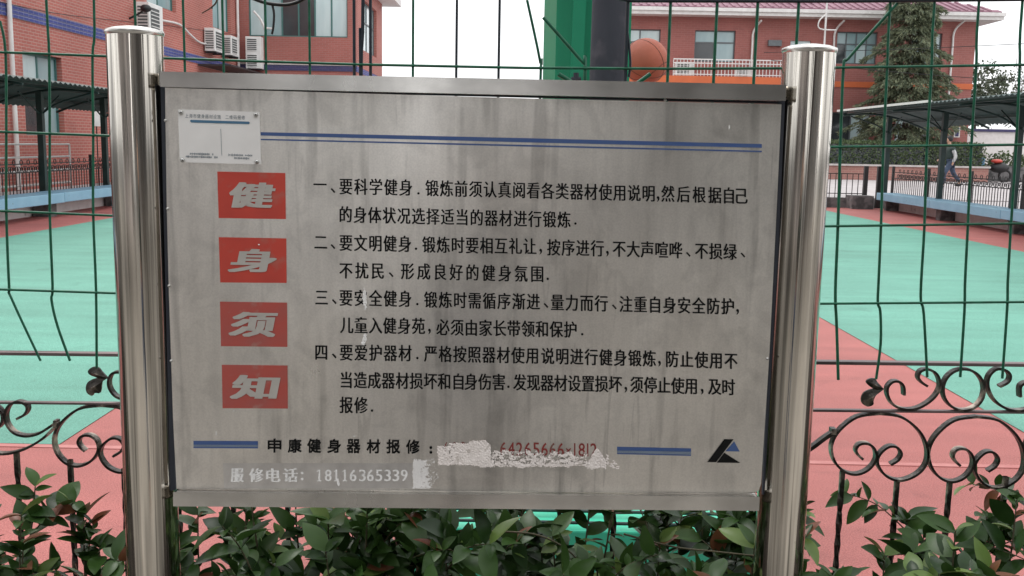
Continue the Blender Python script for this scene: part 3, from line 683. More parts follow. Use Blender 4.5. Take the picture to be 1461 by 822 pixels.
# leaf ornaments
def ornament(pts, name):
    vs = [PY(x, y, IY - .006) for x, y in pts]; c = sum(vs, Vector()) / len(vs); n = len(vs); m = MB()
    front = [v for v in vs] + [c + Vector((0, -.010, 0))]; back = [v + Vector((0, .005, 0)) for v in vs]
    m.add(front, [(i, n, (i + 1) % n) for i in range(n)]); m.add(vs + back, [(i, (i + 1) % n, n + (i + 1) % n, n + i) for i in range(n)]); m.add(back, [tuple(range(n))])
    m.build(name, M['iron'], fence, at=c)
def S(pts): return [(p.x, p.y) for p in spline(pts + [pts[0]], 3)][:-1]
ornament(S([zc(*p) for p in ((378, 205), (345, 170), (330, 150), (300, 152), (283, 168), (300, 190), (325, 205), (350, 215))]), 'iron_leaf')
ornament(S([zc(*p) for p in ((378, 208), (350, 222), (325, 262), (322, 290), (290, 300), (262, 282), (258, 252), (275, 222), (320, 205))]), 'iron_leaf')
ornament(S([zl(*p) for p in ((578, 225), (545, 190), (522, 165), (490, 165), (468, 185), (478, 205), (510, 218), (540, 228))]), 'iron_leaf')
ornament(S([zl(*p) for p in ((575, 222), (545, 240), (535, 300), (505, 302), (490, 318), (462, 300), (458, 265), (475, 238), (520, 222))]), 'iron_leaf')

# ------------------------------------------------------------------ basketball stand, padded pole, ball
CYD = 4.65
p = PY(843, 60, CYD); cw = .345
stand = thing('basketball_stand', (p.x, CYD, 0), 'green steel basketball stand with square column and wide flat base box', 'basketball stand')
a = PY(793, 60, CYD)
m = MB(); rot = R(14); ux = Vector((math.cos(rot), math.sin(rot) * -1, 0)); uy = Vector((math.sin(rot), math.cos(rot), 0))
o0 = Vector((a.x, CYD, 0.02))
m.frame_box(o0, Vector((.345, 0, 0)), Vector((-.052, .24, 0)), (0, 0, 3.0)); m.build('column', M['stand_green'], stand, at=o0)
# slim brace in front of the column
q0 = PY(822.5, 115, CYD - .06); q1 = PY(827.5, 0, CYD - .06)
m = MB(); d_ = (q1 - q0); m.frame_box(q0 - Vector((.029, 0, 0)) - d_ * .25, (.058, 0, 0), (0, .03, 0), d_ * 3.5); m.build('brace', M['stand_green'], stand, at=q0)
m = MB(); m.tube([PY(822, 104, CYD - .08), PY(822, 122, CYD - .08)], .012, 8); m.tube([PY(815, 113, CYD - .08), PY(829, 113, CYD - .08)], .010, 6); m.build('bolt', M['foam'], stand, at=PY(822, 113, CYD - .08))
bl = PZ(590, 752, .30); brr = PZ(1085, 755, .30)
m = MB(); m.box(bl.x, brr.x, bl.y, 5.1, .05, .30); m.build('base_box', M['stand_top'], stand, at=(bl.x, bl.y, .05), bevel=.006)
for zz, yy in ((.318, bl.y + .02), (.318, bl.y + .12)):
    m = MB(); m.tube([(bl.x, yy, zz), (brr.x, yy, zz)], .006, 6); m.build('base_rod', M['canopy_post'], stand, at=(bl.x, yy, zz))
m = MB(); m.box(a.x - .02, a.x + .40, CYD - .2, CYD + .4, .302, .33); m.build('column_foot', M['stand_green'], stand, at=(a.x, CYD, .31))
# overhead arm and backboard (mostly above the frame)
m = MB(); m.frame_box(o0 + Vector((.09, .1, 2.95)), (.16, 0, 0), (0, 2.2, .25), (0, 0, .2)); m.build('arm', M['stand_green'], stand, at=o0 + Vector((.1, .1, 2.9)))
# padded pole
PYD = 4.25
c0 = PY(869, 60, PYD)
pole = thing('padded_pole', (c0.x, PYD, 0.0), 'upright pole wrapped in worn dark grey foam beside the basketball', 'pole')
m = MB(); m.tube([(c0.x, PYD, .30), (c0.x, PYD, .9), (c0.x + .003, PYD, 1.4), (c0.x, PYD, 1.75), (c0.x + .002, PYD, 2.1), (c0.x, PYD, 3.2)], .078, 28); m.build('padding', M['foam'], pole, at=(c0.x, PYD, .3))
m = MB(); m.tube([(c0.x, PYD, .0), (c0.x, PYD, 3.3)], .03, 12); m.build('tube', M['stand_green'], pole, at=(c0.x, PYD, 0))
# ball
BC = PY(921, 87.5, 5.6); BR = 31.5 / F * 5.6
m = MB(); m.ball((0, 0, 0), BR, 40, 26)
m.v = [v + BC for v in m.v]; ballo = m.build('basketball', M['ball'], None, at=BC); tag(ballo, 'worn orange brown basketball beside the dark padded pole', 'basketball')
m = MB(); rm = Euler((R(35), R(38), R(-25))).to_matrix(); rr = BR * 1.0005
for k in range(3):
    pts = []
    for i in range(49):
        t = i / 48 * 2 * math.pi
        v = [Vector((math.cos(t), math.sin(t), 0)), Vector((math.cos(t), 0, math.sin(t))), None][k] if k < 2 else None
        if k == 2:
            v = Vector((math.cos(t) * .82, math.sin(t) * 1.0, 0)); v.z = .57 * math.cos(2 * t) * 1.0; v.normalize()
        pts.append(BC + rm @ (v * rr))
    m.tube(pts, .0014, 5, cap=False)
m.build('seam', M['black'], ballo)

# ------------------------------------------------------------------ side benches, fences, canopies
def bench(side, X, Xw, y0, y1, lab):
    t = thing('long_bench', (X, (y0 + y1) / 2, 0), lab, 'bench', 'blue topped benches along the court')
    n = 6; L_ = (y1 - y0) / n
    xa, xb = sorted((X, X + side * .55))
    for i in range(n):
        m = MB(); dz = rnd.uniform(-.006, .006)
        m.box(xa, xb, y0 + i * L_ + .006, y0 + (i + 1) * L_ - .006, .27 + dz, .45 + dz); m.build('seat_board', M['bench_blue'], t, at=(X, y0 + i * L_, .3), bevel=.01)
    for i in range(n + 1):
        m = MB(); yy = y0 + i * L_; xp, xq = sorted((X + side * .22, X + side * .545)); m.box(xp, xq, max(y0, yy - .12), min(y1, yy + .12), 0, .262); m.build('leg', M['concrete'], t, at=(X, yy, 0))
    return t
bench(-1, -8.5, -9.2, 5.5, 24.6, 'long light blue bench on the left side of the court below the brick wall')
bench(1, 9.05, 9.6, 5.5, 25.2, 'long light blue bench on the right side of the court near the hedge')
for side, X, lab in ((-1, -9.1, 'low stained white wall behind the left blue bench'), (1, 9.6, 'low stained white wall behind the right blue bench')):
    m = MB(); xa, xb = sorted((X, X + side * .15)); m.box(xa, xb, 3, 26.0, 0, .27); o = m.build('low_wall', M['white_wall'], None, at=(X, 14, 0)); tag(o, lab, 'wall', 'low white walls beside the court')

def side_fence(side, X, y0, y1, lab):
    t = thing('side_fence', (X, (y0 + y1) / 2, .22), lab, 'fence', 'black ornamental fences along the court')
    h0, h1 = .27, 1.0
    n = int((y1 - y0) / 2.2); L_ = (y1 - y0) / n
    for z in (h0 + .06, h1 - .22, h1 - .06):
        m = MB(); m.box(X - .01, X + .01, y0, y1, z, z + .02); m.build('rail', M['iron_far'], t, at=(X, y0, z))
    for i in range(n + 1):
        m = MB(); m.box(X - .03, X + .03, y0 + i * L_ - .03, y0 + i * L_ + .03, .2, h1 + .1); m.build('fence_post', M['iron_far'], t, at=(X, y0 + i * L_, .2))
    m = MB(); s = MB(); k = 0; y = y0 + .1
    while y < y1 - .05:
        m.box(X - .007, X + .007, y - .007, y + .007, h0, h1 - .22); y += .125
    y = y0 + .2
    while y < y1 - .3:
        for (cy, cz, r) in ((y, h1 - .15, .055), (y + .1, h1 - .02, .05), (y + .2, h1 - .15, .055), (y + .1, h1 - .14, .03)):
            s.ribbon([(X, cy + r * math.cos(a * .7), cz + r * math.sin(a * .7)) for a in range(10)], (1, 0, 0), .008, .014)
        y += .27
    m.build('bar_row', M['iron_far'], t, at=(X, y0, h0), kind='stuff'); s.build('scroll_row', M['iron_far'], t, at=(X, y0, h1), kind='stuff')
side_fence(-1, -9.45, 8, 26.1, 'black ornamental fence behind the left blue bench before the brick wall')
side_fence(1, 9.85, 8, 26.3, 'black ornamental fence behind the right blue bench before the hedge')
t = thing('end_fence', (3, 26.2, .26), 'plain thin barred fence along the far end of the court below the hedge', 'fence')
for z in (.36, .88): m = MB(); m.box(-8, 9.0, 26.1, 26.12, z, z + .022); m.build('rail', M['iron_far'], t, at=(0, 26.1, z))
m = MB(); x = -8
while x < 9.0: m.box(x - .008, x + .008, 26.10, 26.12, .26, .88); x += .148
m.build('bar_row', M['iron_far'], t, at=(0, 26.1, .3), kind='stuff')
m = MB(); m.box(9.0, 9.1, 26.03, 26.13, 0, 1.1); m.build('fence_post', M['iron_far'], t, at=(9, 26.1, 0))
m = MB(); m.box(9.35, 9.5, 26.03, 26.13, 0, 1.1); m.build('fence_post', M['iron_far'], t, at=(9.4, 26.1, 0))

def canopy(side, Xi, Xo, zi, zo, y0, y1, Xp, posts, lab):
    t = thing('canopy_shelter', (Xp, (y0 + y1) / 2, .22), lab, 'shelter', 'dark corrugated canopies beside the court')
    m = MB(); pitch = .19; n = int((y1 - y0) / pitch) * 4; rows = 7; vs = []; fs = []
    for i in range(n + 1):
        yy = y0 + (y1 - y0) * i / n; w = .018 * math.sin(i * math.pi / 2)
        for j in range(rows + 1):
            f = j / rows; X = Xi + (Xo - Xi) * f; z = zi + (zo - zi) * f ** 1.2 + .16 * math.sin(math.pi * f) * 1.0
            vs.append((X, yy, z + w))
    for i in range(n):
        for j in range(rows): a = i * (rows + 1) + j; fs.append((a, a + 1, a + rows + 2, a + rows + 1))
    m.add(vs, fs); nn = len(vs)
    m.add([(v[0], v[1], v[2] + .012) for v in vs], [f[::-1] for f in fs]); m.build('corrugated_roof', M['canopy'], t, at=(Xi, y0, zi))
    m = MB()
    for f in (.12, .45, .8):
        X = Xi + (Xo - Xi) * f; z = zi + (zo - zi) * f ** 1.2 + .16 * math.sin(math.pi * f) - .055
        m2 = MB(); m2.box(X - .02, X + .02, y0 + .05, y1 - .05, z - .02, z + .02); m2.build('purlin', M['canopy_post'], t, at=(X, y0, z))
    for yp in posts:
        zt = zi + (zo - zi) * .5 + .08
        m = MB(); m.box(Xp - .055, Xp + .055, yp - .055, yp + .055, .2, zt); pp = m.build('canopy_post', M['canopy_post'], t, at=(Xp, yp, .2))
        arc = [(Xi + (Xo - Xi) * f, yp, zi + (zo - zi) * f ** 1.2 + .16 * math.sin(math.pi * f) - .09) for f in [k / 8 for k in range(9)]]
        m = MB(); m.tube(arc, .024, 6); m.build('roof_truss', M['canopy_post'], t, at=arc[0])
        m = MB(); m.tube(spline([(Xp, yp, zt - .45), (Xp - side * .35, yp, zt - .22), (Xp - side * 1.0, yp, zt - .02)], 5), .018, 6); m.build('bracket', M['canopy_post'], t, at=(Xp, yp, zt - .4))
        m = MB(); m.tube([(Xp, yp, zt - .45), (Xp, min(yp + .8, y1 - .1), zt - .05)], .016, 6); m.tube([(Xp, yp, zt - .45), (Xp, max(yp - .8, y0 + .1), zt - .05)], .016, 6); m.build('side_brace', M['canopy_post'], t, at=(Xp, yp, zt - .3))
    return t
canopy(-1, -8.2, -10.4, 2.41, 2.10, 8, 26.4, -9.35, (10.5, 13.4, 16.3, 19.2, 22.1, 25.0), 'dark green corrugated canopy in front of the left brick wall')
rc = canopy(1, 8.3, 10.5, 2.48, 2.14, 8, 26.4, 9.5, (9.0, 12.35, 15.7, 19.1, 22.5, 25.9), 'dark green corrugated canopy at right in front of the conifer and hedge')
m = MB(); m.box(8.28, 8.36, 20.5, 26.4, 2.50, 2.55); m.build('edge_strip', M['white_paint'], rc, at=(8.3, 23, 2.5))  # thin white strip along the inner roof edge

# ------------------------------------------------------------------ windows
def window(parent, axis, c, u0, u1, z0, z1, cols, trans, fm, panes, sill=True, out=-1, depth=.14):
    # axis 'X': wall plane Y=c facing -Y, u along X;  axis 'Y': wall plane X=c facing out*X, u along Y
    def bx(ua, ub, da, db, za, zb):
        m = MB()
        if axis == 'X': m.box(ua, ub, c + min(da, db) * 1.0, c + max(da, db), za, zb)
        else:
            a_, b_ = sorted((c + out * -da, c + out * -db)); m.box(a_, b_, ua, ub, za, zb)
        return m
    f = .055
    m = bx(u0, u1, -.03, .05, z0, z0 + f)
    for args in ((u0, u1, z1 - f, z1), (u0, u0 + f, z0 + f, z1 - f), (u1 - f, u1, z0 + f, z1 - f)):
        b = bx(args[0], args[1], -.03, .05, args[2], args[3]); m.add(b.v, b.f)
    w = m.build('window', fm, parent, at=m.v[0])
    us = [u0 + (u1 - u0) * k / cols for k in range(cols + 1)]
    for k in range(1, cols):
        b = bx(us[k] - .03, us[k] + .03, -.02, .04, z0 + f, z1 - f); b.build('mullion', fm, w, at=b.v[0])
    if trans:
        zt = z0 + (z1 - z0) * trans; b = bx(u0 + f, u1 - f, -.024, .045, zt - .03, zt + .03); b.build('transom', fm, w, at=b.v[0])
        bands = ((z0, zt), (zt, z1))
    else: bands = ((z0, z1),)
    i = 0
    for za, zb in bands:
        for k in range(cols):
            b = bx(us[k], us[k + 1], .005 + .008 * (k % 2), .02 + .008 * (k % 2), za + .01, zb - .01)
            b.build('pane', M[panes[i % len(panes)]], w, at=b.v[0]); i += 1
    if sill:
        b = bx(u0 - .08, u1 + .08, -.12, -.032, z0 - .07, z0 - .004); b.build('sill', M['sill'], w, at=b.v[0])
    return w

# wall with real openings: pieces around rectangular holes
def wall_holes(axis, c, th, u0, u1, z0, z1, holes, out=-1):
    m = MB()
    def bx(ua, ub, za, zb):
        if ub - ua < 1e-4 or zb - za < 1e-4: return
        if axis == 'X': m.box(ua, ub, c, c + th, za, zb)
        else:
            a_, b_ = sorted((c, c - out * th)); m.box(a_, b_, ua, ub, za, zb)
    us = sorted({u0, u1, *[h[0] for h in holes], *[h[1] for h in holes]})
    for i in range(len(us) - 1):
        a_, b_ = us[i], us[i + 1]; z = z0
        for h in sorted([h for h in holes if h[0] <= a_ + 1e-6 and h[1] >= b_ - 1e-6], key=lambda h: h[2]):
            bx(a_, b_, z, h[2]); z = h[3]
        bx(a_, b_, z, z1)
    return m

# ------------------------------------------------------------------ left building
LX = -11.6
lb = thing('brick_building', (LX - 4, 28, .22), 'red brick building with blue tile band and air conditioners at left', 'building', 'red brick buildings')
hl = [(23.1, 25.05, 1.5, 3.42), (30.9, 33.5, 5.6, 7.5), (37.4, 39.7, 5.6, 7.5), (15.6, 18.2, 5.6, 7.5), (15.5, 17.5, 1.5, 3.42), (31, 33, 1.5, 3.42)]
wall_holes('Y', LX, .3, 10, 40.9, .22, 9.2, hl, out=1).build('side_wall', M['brick_side'], lb, at=(LX, 25, .22))
for (a_, b_, z0, z1), pn in zip(hl, (('glass_dark', 'glass', 'glass_bright', 'glass'), ('glass_bright', 'glass'), ('glass', 'glass_bright'), ('glass',), ('glass',), ('glass',))):
    window(lb, 'Y', LX - .16, a_, b_, z0, z1, 2, .45 if z0 < 3 else .72, M['frame_teal'], pn, out=1)
    # reveal back wall behind glass is dark room
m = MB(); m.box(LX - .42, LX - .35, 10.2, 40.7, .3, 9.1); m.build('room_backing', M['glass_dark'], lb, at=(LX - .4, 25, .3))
for z in (4.12, 4.215, 4.31):
    m = MB(); m.box(LX + .002, LX + .03, 10, 40.57, z, z + .088); m.build('blue_band', M['blue_tile'], lb, at=(LX, 25, z))
FYL = 40.6
hf = [(-11.15, -7.15, 5.62, 8.1), (-11.0, -7.6, 1.5, 3.4)]
wall_holes('X', FYL, .3, LX, -6.8, .22, 9.2, hf).build('front_wall', M['brick_front'], lb, at=(-9, FYL, .22))
window(lb, 'X', FYL + .16, hf[0][0], hf[0][1], hf[0][2], hf[0][3], 6, .66, M['frame_teal'], ('glass_bright', 'glass', 'glass_dark', 'glass_dark', 'glass_bright', 'glass_bright', 'glass', 'glass', 'glass_bright', 'glass_bright', 'glass_bright', 'glass_bright'))
window(lb, 'X', FYL + .16, hf[1][0], hf[1][1], hf[1][2], hf[1][3], 4, .6, M['frame_teal'], ('glass',))
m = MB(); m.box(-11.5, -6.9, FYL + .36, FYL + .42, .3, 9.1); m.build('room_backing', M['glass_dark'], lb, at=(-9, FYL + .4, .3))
m = MB(); m.box(LX + .035, -6.8, FYL - .04, FYL - .002, 4.28, 4.5); m.build('blue_band', M['blue_tile_front'], lb, at=(-9, FYL, 4.3))
m = MB(); m.box(LX + .035, -6.75, FYL - .06, FYL - .002, 4.50, 4.56); m.build('ledge', M['sill'], lb, at=(-9, FYL, 4.5))
hs_ = [(42.2, 46.2, 5.3, 7.4)]
wall_holes('Y', -6.8, .3, FYL + .302, 48.0, .22, 9.2, hs_, out=1).build('wing_wall', M['brick_side'], lb, at=(-6.8, 44, .22))
window(lb, 'Y', -6.96, 42.2, 46.2, 5.3, 7.4, 4, .6, M['frame_grey'], ('glass_bright', 'plate' if False else 'glass_bright', 'glass'), out=1)
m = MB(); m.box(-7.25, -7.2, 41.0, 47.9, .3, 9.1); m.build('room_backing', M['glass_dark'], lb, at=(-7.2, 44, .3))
m = MB(); m.box(-6.798, -6.77, FYL, 48, 4.28, 4.5); m.build('blue_band', M['blue_tile'], lb, at=(-6.8, 44, 4.3))
m = MB(); m.box(-20, -6.0, 41.3, 48.9, 7.95, 8.25); m.box(-20, -6.15, 41.45, 48.7, 8.252, 8.6); m.build('eaves', M['white_paint'], lb, at=(-9, 44, 7.95))
# downpipes
for (y, zt) in ((22.45, 9.2), (40.35, 9.0), (30.2, 3.8)):
    m = MB(); m.tube([(LX + .09, y, .25), (LX + .09, y, zt)], .055, 10)
    dp = m.build('downpipe', M['white_paint'], lb, at=(LX, y, .25))
# steps railing at left
st_ = thing('metal_railing', (-10.9, 21.5, .22), 'white painted horizontal handrail by the left brick wall behind the fence', 'railing')
for z in (.42, .72, 1.02, 1.3):
    m = MB(); m.tube([(-10.7, 17, z), (-10.7, 23.3, z)], .022, 6); m.build('rail', M['white_paint'], st_, at=(-10.7, 17, z))
for y in (17.0, 20.1, 23.3):
    m = MB(); m.tube([(-10.7, y, .22), (-10.7, y, 1.3)], .025, 6); m.build('upright', M['white_paint'], st_, at=(-10.7, y, .22))
m = MB(); m.box(LX + .002, LX + .06, 19.4, 21.4, 3.25, 4.0); tag(m.build('sign_board', M['ac_white'], None, at=(LX, 20.4, 3.25)), 'blank pale board fixed to the left brick wall at the photo edge', 'sign')

# air conditioners
def aircon(x, y, z, w, h, dpt, facing, lab, fans=1):
    t = thing('air_conditioner', (x, y, z), lab, 'air conditioner', 'white outdoor air conditioner units')
    if facing == 'X':      # front looks to +X, body stretches along Y
        def bx(ua, ub, da, db, za, zb): return MB().box(x + da, x + db, y + ua, y + ub, z + za, z + zb)
    else:                  # front looks to -Y
        def bx(ua, ub, da, db, za, zb): return MB().box(x + ua, x + ub, y - db, y - da, z + za, z + zb)
    bx(0, w, 0, dpt, 0, h).build('casing', M['ac_white'], t, at=(x, y, z), bevel=.015)
    for k in range(fans):
        hh = h / fans; z0 = k * hh
        bx(w * .12, w * .72, dpt, dpt + .012, z0 + hh * .14, z0 + hh * .86).build('fan_grille', M['ac_dark'], t, at=(x, y, z + z0))
        for i in range(7):
            f = .14 + (.72 * i / 6); bx(w * .12, w * .72, dpt + .012, dpt + .03, z0 + hh * f - .012, z0 + hh * f + .012).build('slat', M['ac_white'], t, at=(x, y, z + z0))
    if facing == 'X':
        for i in range(8):
            zz = z + h * (.12 + .1 * i); m = MB(); m.box(x + dpt * .12, x + dpt * .88, y - .014, y - .002, zz, zz + h * .05); m.build('side_vent', M['ac_dark'], t, at=(x, y, zz))
    bx(w * .1, w * .16, 0, dpt, -.06, -.002).build('bracket', M['iron_far'], t, at=(x, y, z)); bx(w * .84, w * .9, 0, dpt, -.06, -.002).build('bracket', M['iron_far'], t, at=(x, y, z))
aircon(LX + .05, 29.9, 4.55, 1.15, .92, .38, 'X', 'white air conditioner on the left wall just behind the top of the left post')
aircon(LX + .05, 36.2, 4.62, 1.1, .82, .38, 'X', 'white air conditioner with hose, first of the three hung near the wall corner')
aircon(LX + .05, 38.3, 4.66, 1.0, .74, .36, 'X', 'smaller white air conditioner in the middle of the three near the wall corner')
aircon(-11.15, 40.5, 4.3, .62, 1.25, .42, 'Y', 'tall double fan white air conditioner in the corner below the teal window', fans=2)
m = MB(); m.box(LX + .03, -10.4, 35.5, 40.5, 4.05, 4.11); m.build('ledge', M['iron_far'], lb, at=(LX, 38, 4.0))
hz = spline([PX(x, y, LX + .1) for x, y in ((231, 29), (256, 35), (270, 48), (284, 60), (296, 62), (310, 54))], 6)
m = MB(); m.tube(hz, .035, 7); tag(m.build('insulated_hose', M['white_paint'], None, at=hz[0]), 'drooping white hose between two air conditioners on the brick wall', 'hose')
hz = spline([PX(x, y, LX + .07) for x, y in ((0, 3), (100, 22), (250, 38), (345, 51))], 4); m = MB(); m.tube(hz, .009, 5); tag(m.build('wall_cable', M['black'], None, at=hz[0]), 'thin dark cable running along the left brick wall', 'cable')
hz = [Vector((LX + .2, 40.2, 6.3)), Vector((-9, 38, 5.9)), Vector((-7, 36, 5.6)), Vector((-2, 36, 5.2))]
m = MB(); m.tube(spline([PY(x, y, 40.3) for x, y in ((362, 16), (372, 28), (378, 42))], 4), .05, 6); m.tube([PY(378, 40, 40.3), PY(390, 41, 40.3)], .04, 6)
tag(m.build('curved_pipe', M['white_paint'], None, at=PY(362, 16, 40.3)), 'short bent white pipe before the left end of the teal window', 'pipe')
# gooseneck lamp above first unit
lp = MB(); q = PX(208, 12, LX + .5); lp.tube(spline([(LX, q.y, q.z - .3), (LX + .3, q.y, q.z - .15), (LX + .5, q.y, q.z)], 4), .03, 6); lp.ball(q, .16, 10, 8, .7); tag(lp.build('wall_lamp', M['black'], None, at=q), 'small dark wall lamp above the air conditioner by the left post', 'lamp')
# small far sign between canopy and post
m = MB(); q = PX(140, 168, -10.9); m.box(-10.94, -10.9, q.y - .25, q.y + .25, q.z - .22, q.z + .22); sg = m.build('small_sign', M['ac_white'], None, at=q); tag(sg, 'small white sign under the end of the left canopy', 'sign')
m = MB(); m.tube([(-10.95, q.y, .22), (-10.95, q.y, q.z)], .015, 6); m.build('pole', M['iron_far'], sg, at=(-10.95, q.y, .22))

# ------------------------------------------------------------------ right building
BY = 48.0
def bxz(x, y, Y=BY): v = PY(x, y, Y); return v.x, v.z
rb = thing('brick_building', (13, BY, PAVE), 'red brick building with orange band and tiled roof behind the conifer', 'building', 'red brick buildings')
X0, X1 = 2.5, 21.4
wins = []
def pxwin(xa, ya, xb, yb):
    a_, zt = bxz(xa, ya); b_, _ = bxz(xb, ya); _, zb = bxz(xa, yb); return (a_, b_, zb, zt)
w_up = [pxwin(885, 41, 943, 88), pxwin(992, 43, 1050, 88), pxwin(1195, 45, 1253, 91), pxwin(1300, 47, 1345, 91)]
w_dn = [pxwin(1188, 160, 1243, 215), pxwin(1279, 160, 1306, 215), pxwin(1306.5, 160, 1334, 215)]
door = pxwin(1128, 58, 1157, 118)
holes = w_up + w_dn + [door]
wall_holes('X', BY, .3, X0, X1, PAVE, 7.9, holes).build('front_wall', M['brick_far'], rb, at=(13, BY, PAVE))
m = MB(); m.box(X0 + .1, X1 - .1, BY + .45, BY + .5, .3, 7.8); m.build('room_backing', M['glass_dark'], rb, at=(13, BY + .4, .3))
m = MB(); m.box(X1 - .3, X1, BY + .302, 62, PAVE, 7.9); m.build('end_wall', M['brick_far'], rb, at=(X1, 55, PAVE))
m = MB(); m.box(X0, X0 + .3, BY + .302, 62, PAVE, 7.9); m.build('end_wall', M['brick_far'], rb, at=(X0, 55, PAVE))
window(rb, 'X', BY + .15, *w_up[0], 2, .62, M['frame_grey'], ('glass_dark', 'glass', 'glass_bright', 'glass_bright'))
window(rb, 'X', BY + .15, *w_up[1], 2, .62, M['frame_grey'], ('glass_dark', 'glass', 'glass', 'glass'))
window(rb, 'X', BY + .15, *w_up[2], 4, .62, M['frame_grey'], ('glass_dark', 'glass', 'glass_bright', 'glass', 'glass', 'glass', 'glass', 'glass'))
window(rb, 'X', BY + .15, *w_up[3], 3, .62, M['frame_grey'], ('glass', 'glass', 'glass_bright'))
window(rb, 'X', BY + .15, *w_dn[0], 2, 0, M['frame_grey'], ('glass_dark', 'glass_bright'))
window(rb, 'X', BY + .15, *w_dn[1], 1, 0, M['frame_grey'], ('glass_bright',))
window(rb, 'X', BY + .15, *w_dn[2], 1, 0, M['frame_grey'], ('glass_dark',))
m = MB(); m.box(door[0], door[1], BY + .1, BY + .16, door[2], door[3] - .5); m.build('door', M['orange'] if False else M['frame_grey'], rb, at=(door[0], BY, door[2]))
m = MB(); m.box(door[0], door[1], BY + .1, BY + .16, door[3] - .48, door[3]); m.build('door_light', M['glass_bright'], rb, at=(door[0], BY, door[3]))
zb1 = bxz(1230, 125)[1]; zb2 = bxz(1230, 117)[1]
m = MB(); m.box(X0, X1 + .02, BY - .05, BY - .002, zb1, zb2); m.build('orange_band', M['orange'], rb, at=(13, BY, zb1))
# balcony
xa, xb = bxz(955, 90)[0], bxz(1150, 90)[0]; zf = bxz(1040, 112)[1]; zr = bxz(1040, 88)[1]
m = MB(); m.box(xa - 3, xb, BY - 1.3, BY - .06, zf - .35, zf); m.build('balcony', M['orange'], rb, at=(xa, BY - 1, zf))
rl = MB(); rl.box(xa, xb, BY - 1.28, BY - 1.23, zr - .05, zr); rl.box(xa, xb, BY - 1.28, BY - 1.23, zr - .22, zr - .18)
rl.box(xa, xb, BY - 1.28, BY - 1.23, zf + .06, zf + .10)
x = xa
while x < xb: rl.box(x, x + .03, BY - 1.27, BY - 1.24, zf, zr - .05); x += .16
rl.build('balcony_railing', M['white_paint'], rb, at=(xa, BY - 1.2, zf), kind='stuff')
for (x, w, h, lab) in ((958, .9, .62, 'white air conditioner behind the balcony railing beside the basketball'), (1043, .75, .42, 'white air conditioner at the right end of the far balcony railing')):
    xx = bxz(x, 100)[0]; aircon(xx, BY - .75, zf + .02, w, h, .3, 'Y', lab)
xx, zz = bxz(1095, 66); m = MB(); m.box(xx, xx + .62, BY - .2, BY - .003, zz, zz + .27); m.build('vent_hood', M['frame_grey'], rb, at=(xx, BY, zz))
# roof
ez = bxz(1200, 28)[1]; ez2 = bxz(1200, 18)[1]
m = MB(); m.box(X0 - .8, X1 + .85, BY - .85, BY + 14, ez, ez + .16); m.box(X0 - .8, X1 + .9, BY - .95, BY + 14.1, ez + .162, ez2); m.build('eaves', M['white_paint'], rb, at=(13, BY, ez))
rz = ez2 + 2.3; m = MB()
rx0, rx1, ry0, ry1 = X0 - .7, X1 + .75, BY - .8, BY + 14
A = [(rx0, ry0, ez2), (rx1, ry0, ez2), (rx1, ry1, ez2), (rx0, ry1, ez2), (rx0 + 4.5, (ry0 + ry1) / 2, rz), (rx1 - 4.5, (ry0 + ry1) / 2, rz)]
m.add(A, [(0, 1, 5, 4), (1, 2, 5), (2, 3, 4, 5), (3, 0, 4)]); rf = m.build('roof', M['roof'], rb, at=(13, BY, ez2))
# roof tile courses: real rolls laid up the slope
tl = MB(); sl = (rz - ez2) / ((ry1 - ry0) / 2)
for i in range(16):
    f0 = i / 16; yy = ry0 + (ry1 - ry0) / 2 * f0; zz = ez2 + (rz - ez2) * f0; off = 4.5 * f0
    tl.frame_box((rx0 + off, yy, zz + .005), (rx1 - rx0 - 2 * off, 0, 0), (0, .44, .44 * sl), (0, -.02, .055))
xk = rx0 + .3
while xk < rx1 - .3:
    fm = max(0.0, min(1.0, min(xk - rx0, rx1 - xk) / 4.5))
    if fm > .03: tl.frame_box((xk, ry0, ez2 + .03), (.12, 0, 0), (0, (ry1 - ry0) / 2 * fm, (rz - ez2) * fm), (0, -.02, .09))
    xk += .36
tl.build('roof_tiles', M['roof'], rb, at=(13, BY, ez2), kind='stuff')
# roof ornament box, pipes
xx, zz = bxz(1100, 8, BY + 1.2); m = MB(); m.box(xx - .5, xx + 1.6, BY + .6, BY + 1.5, ez2 + .2, ez2 + 1.3); m.build('dormer', M['white_paint'], rb, at=(xx, BY + 1, zz))
for x in (1074, 1190.5, 1360):
    xq, zq = bxz(x, 40); _, zt = bxz(x, 30)
    m = MB(); m.tube(spline([(xq + .25, BY - .6, zt - .05), (xq + .1, BY - .2, zt - .3), (xq, BY - .1, zt - .6), (xq, BY - .1, zt - 1.0)], 3) + [Vector((xq, BY - .1, PAVE))], .05, 8); m.build('downpipe', M['white_paint'], rb, at=(xq, BY, 4))
mast = MB(); xq, zq = bxz(1176, 65, BY - 1.3); mast.tube([(xq, BY - 1.3, zq - 2.5), (xq, BY - 1.3, zq + 3.5)], .045, 6); mast.tube(spline([(xq, BY - 1.3, zq + 1.4), (xq - .3, BY - 1.3, zq + 1.1), (xq - .25, BY - 1.3, zq + .75), (xq + .5, BY - 1.3, zq + .7)], 4), .035, 6)
mast.build('vent_pipe', M['white_paint'], rb, at=(xq, BY, zq))

# ------------------------------------------------------------------ foliage helpers
def leaf_faces(m, p, d, up, ln, w):
    d = d.normalized(); s = d.cross(up)
    if s.length < .01: s = d.orthogonal()
    s.normalize(); n = s.cross(d)
    m.add([p, p + d * ln * .5 + s * w - n * ln * .05, p + d * ln, p + d * ln * .5 - s * w - n * ln * .05], [(0, 1, 2, 3)])
def rv(): 
    return Vector((rnd.gauss(0, 1), rnd.gauss(0, 1), rnd.gauss(0, 1))).normalized()
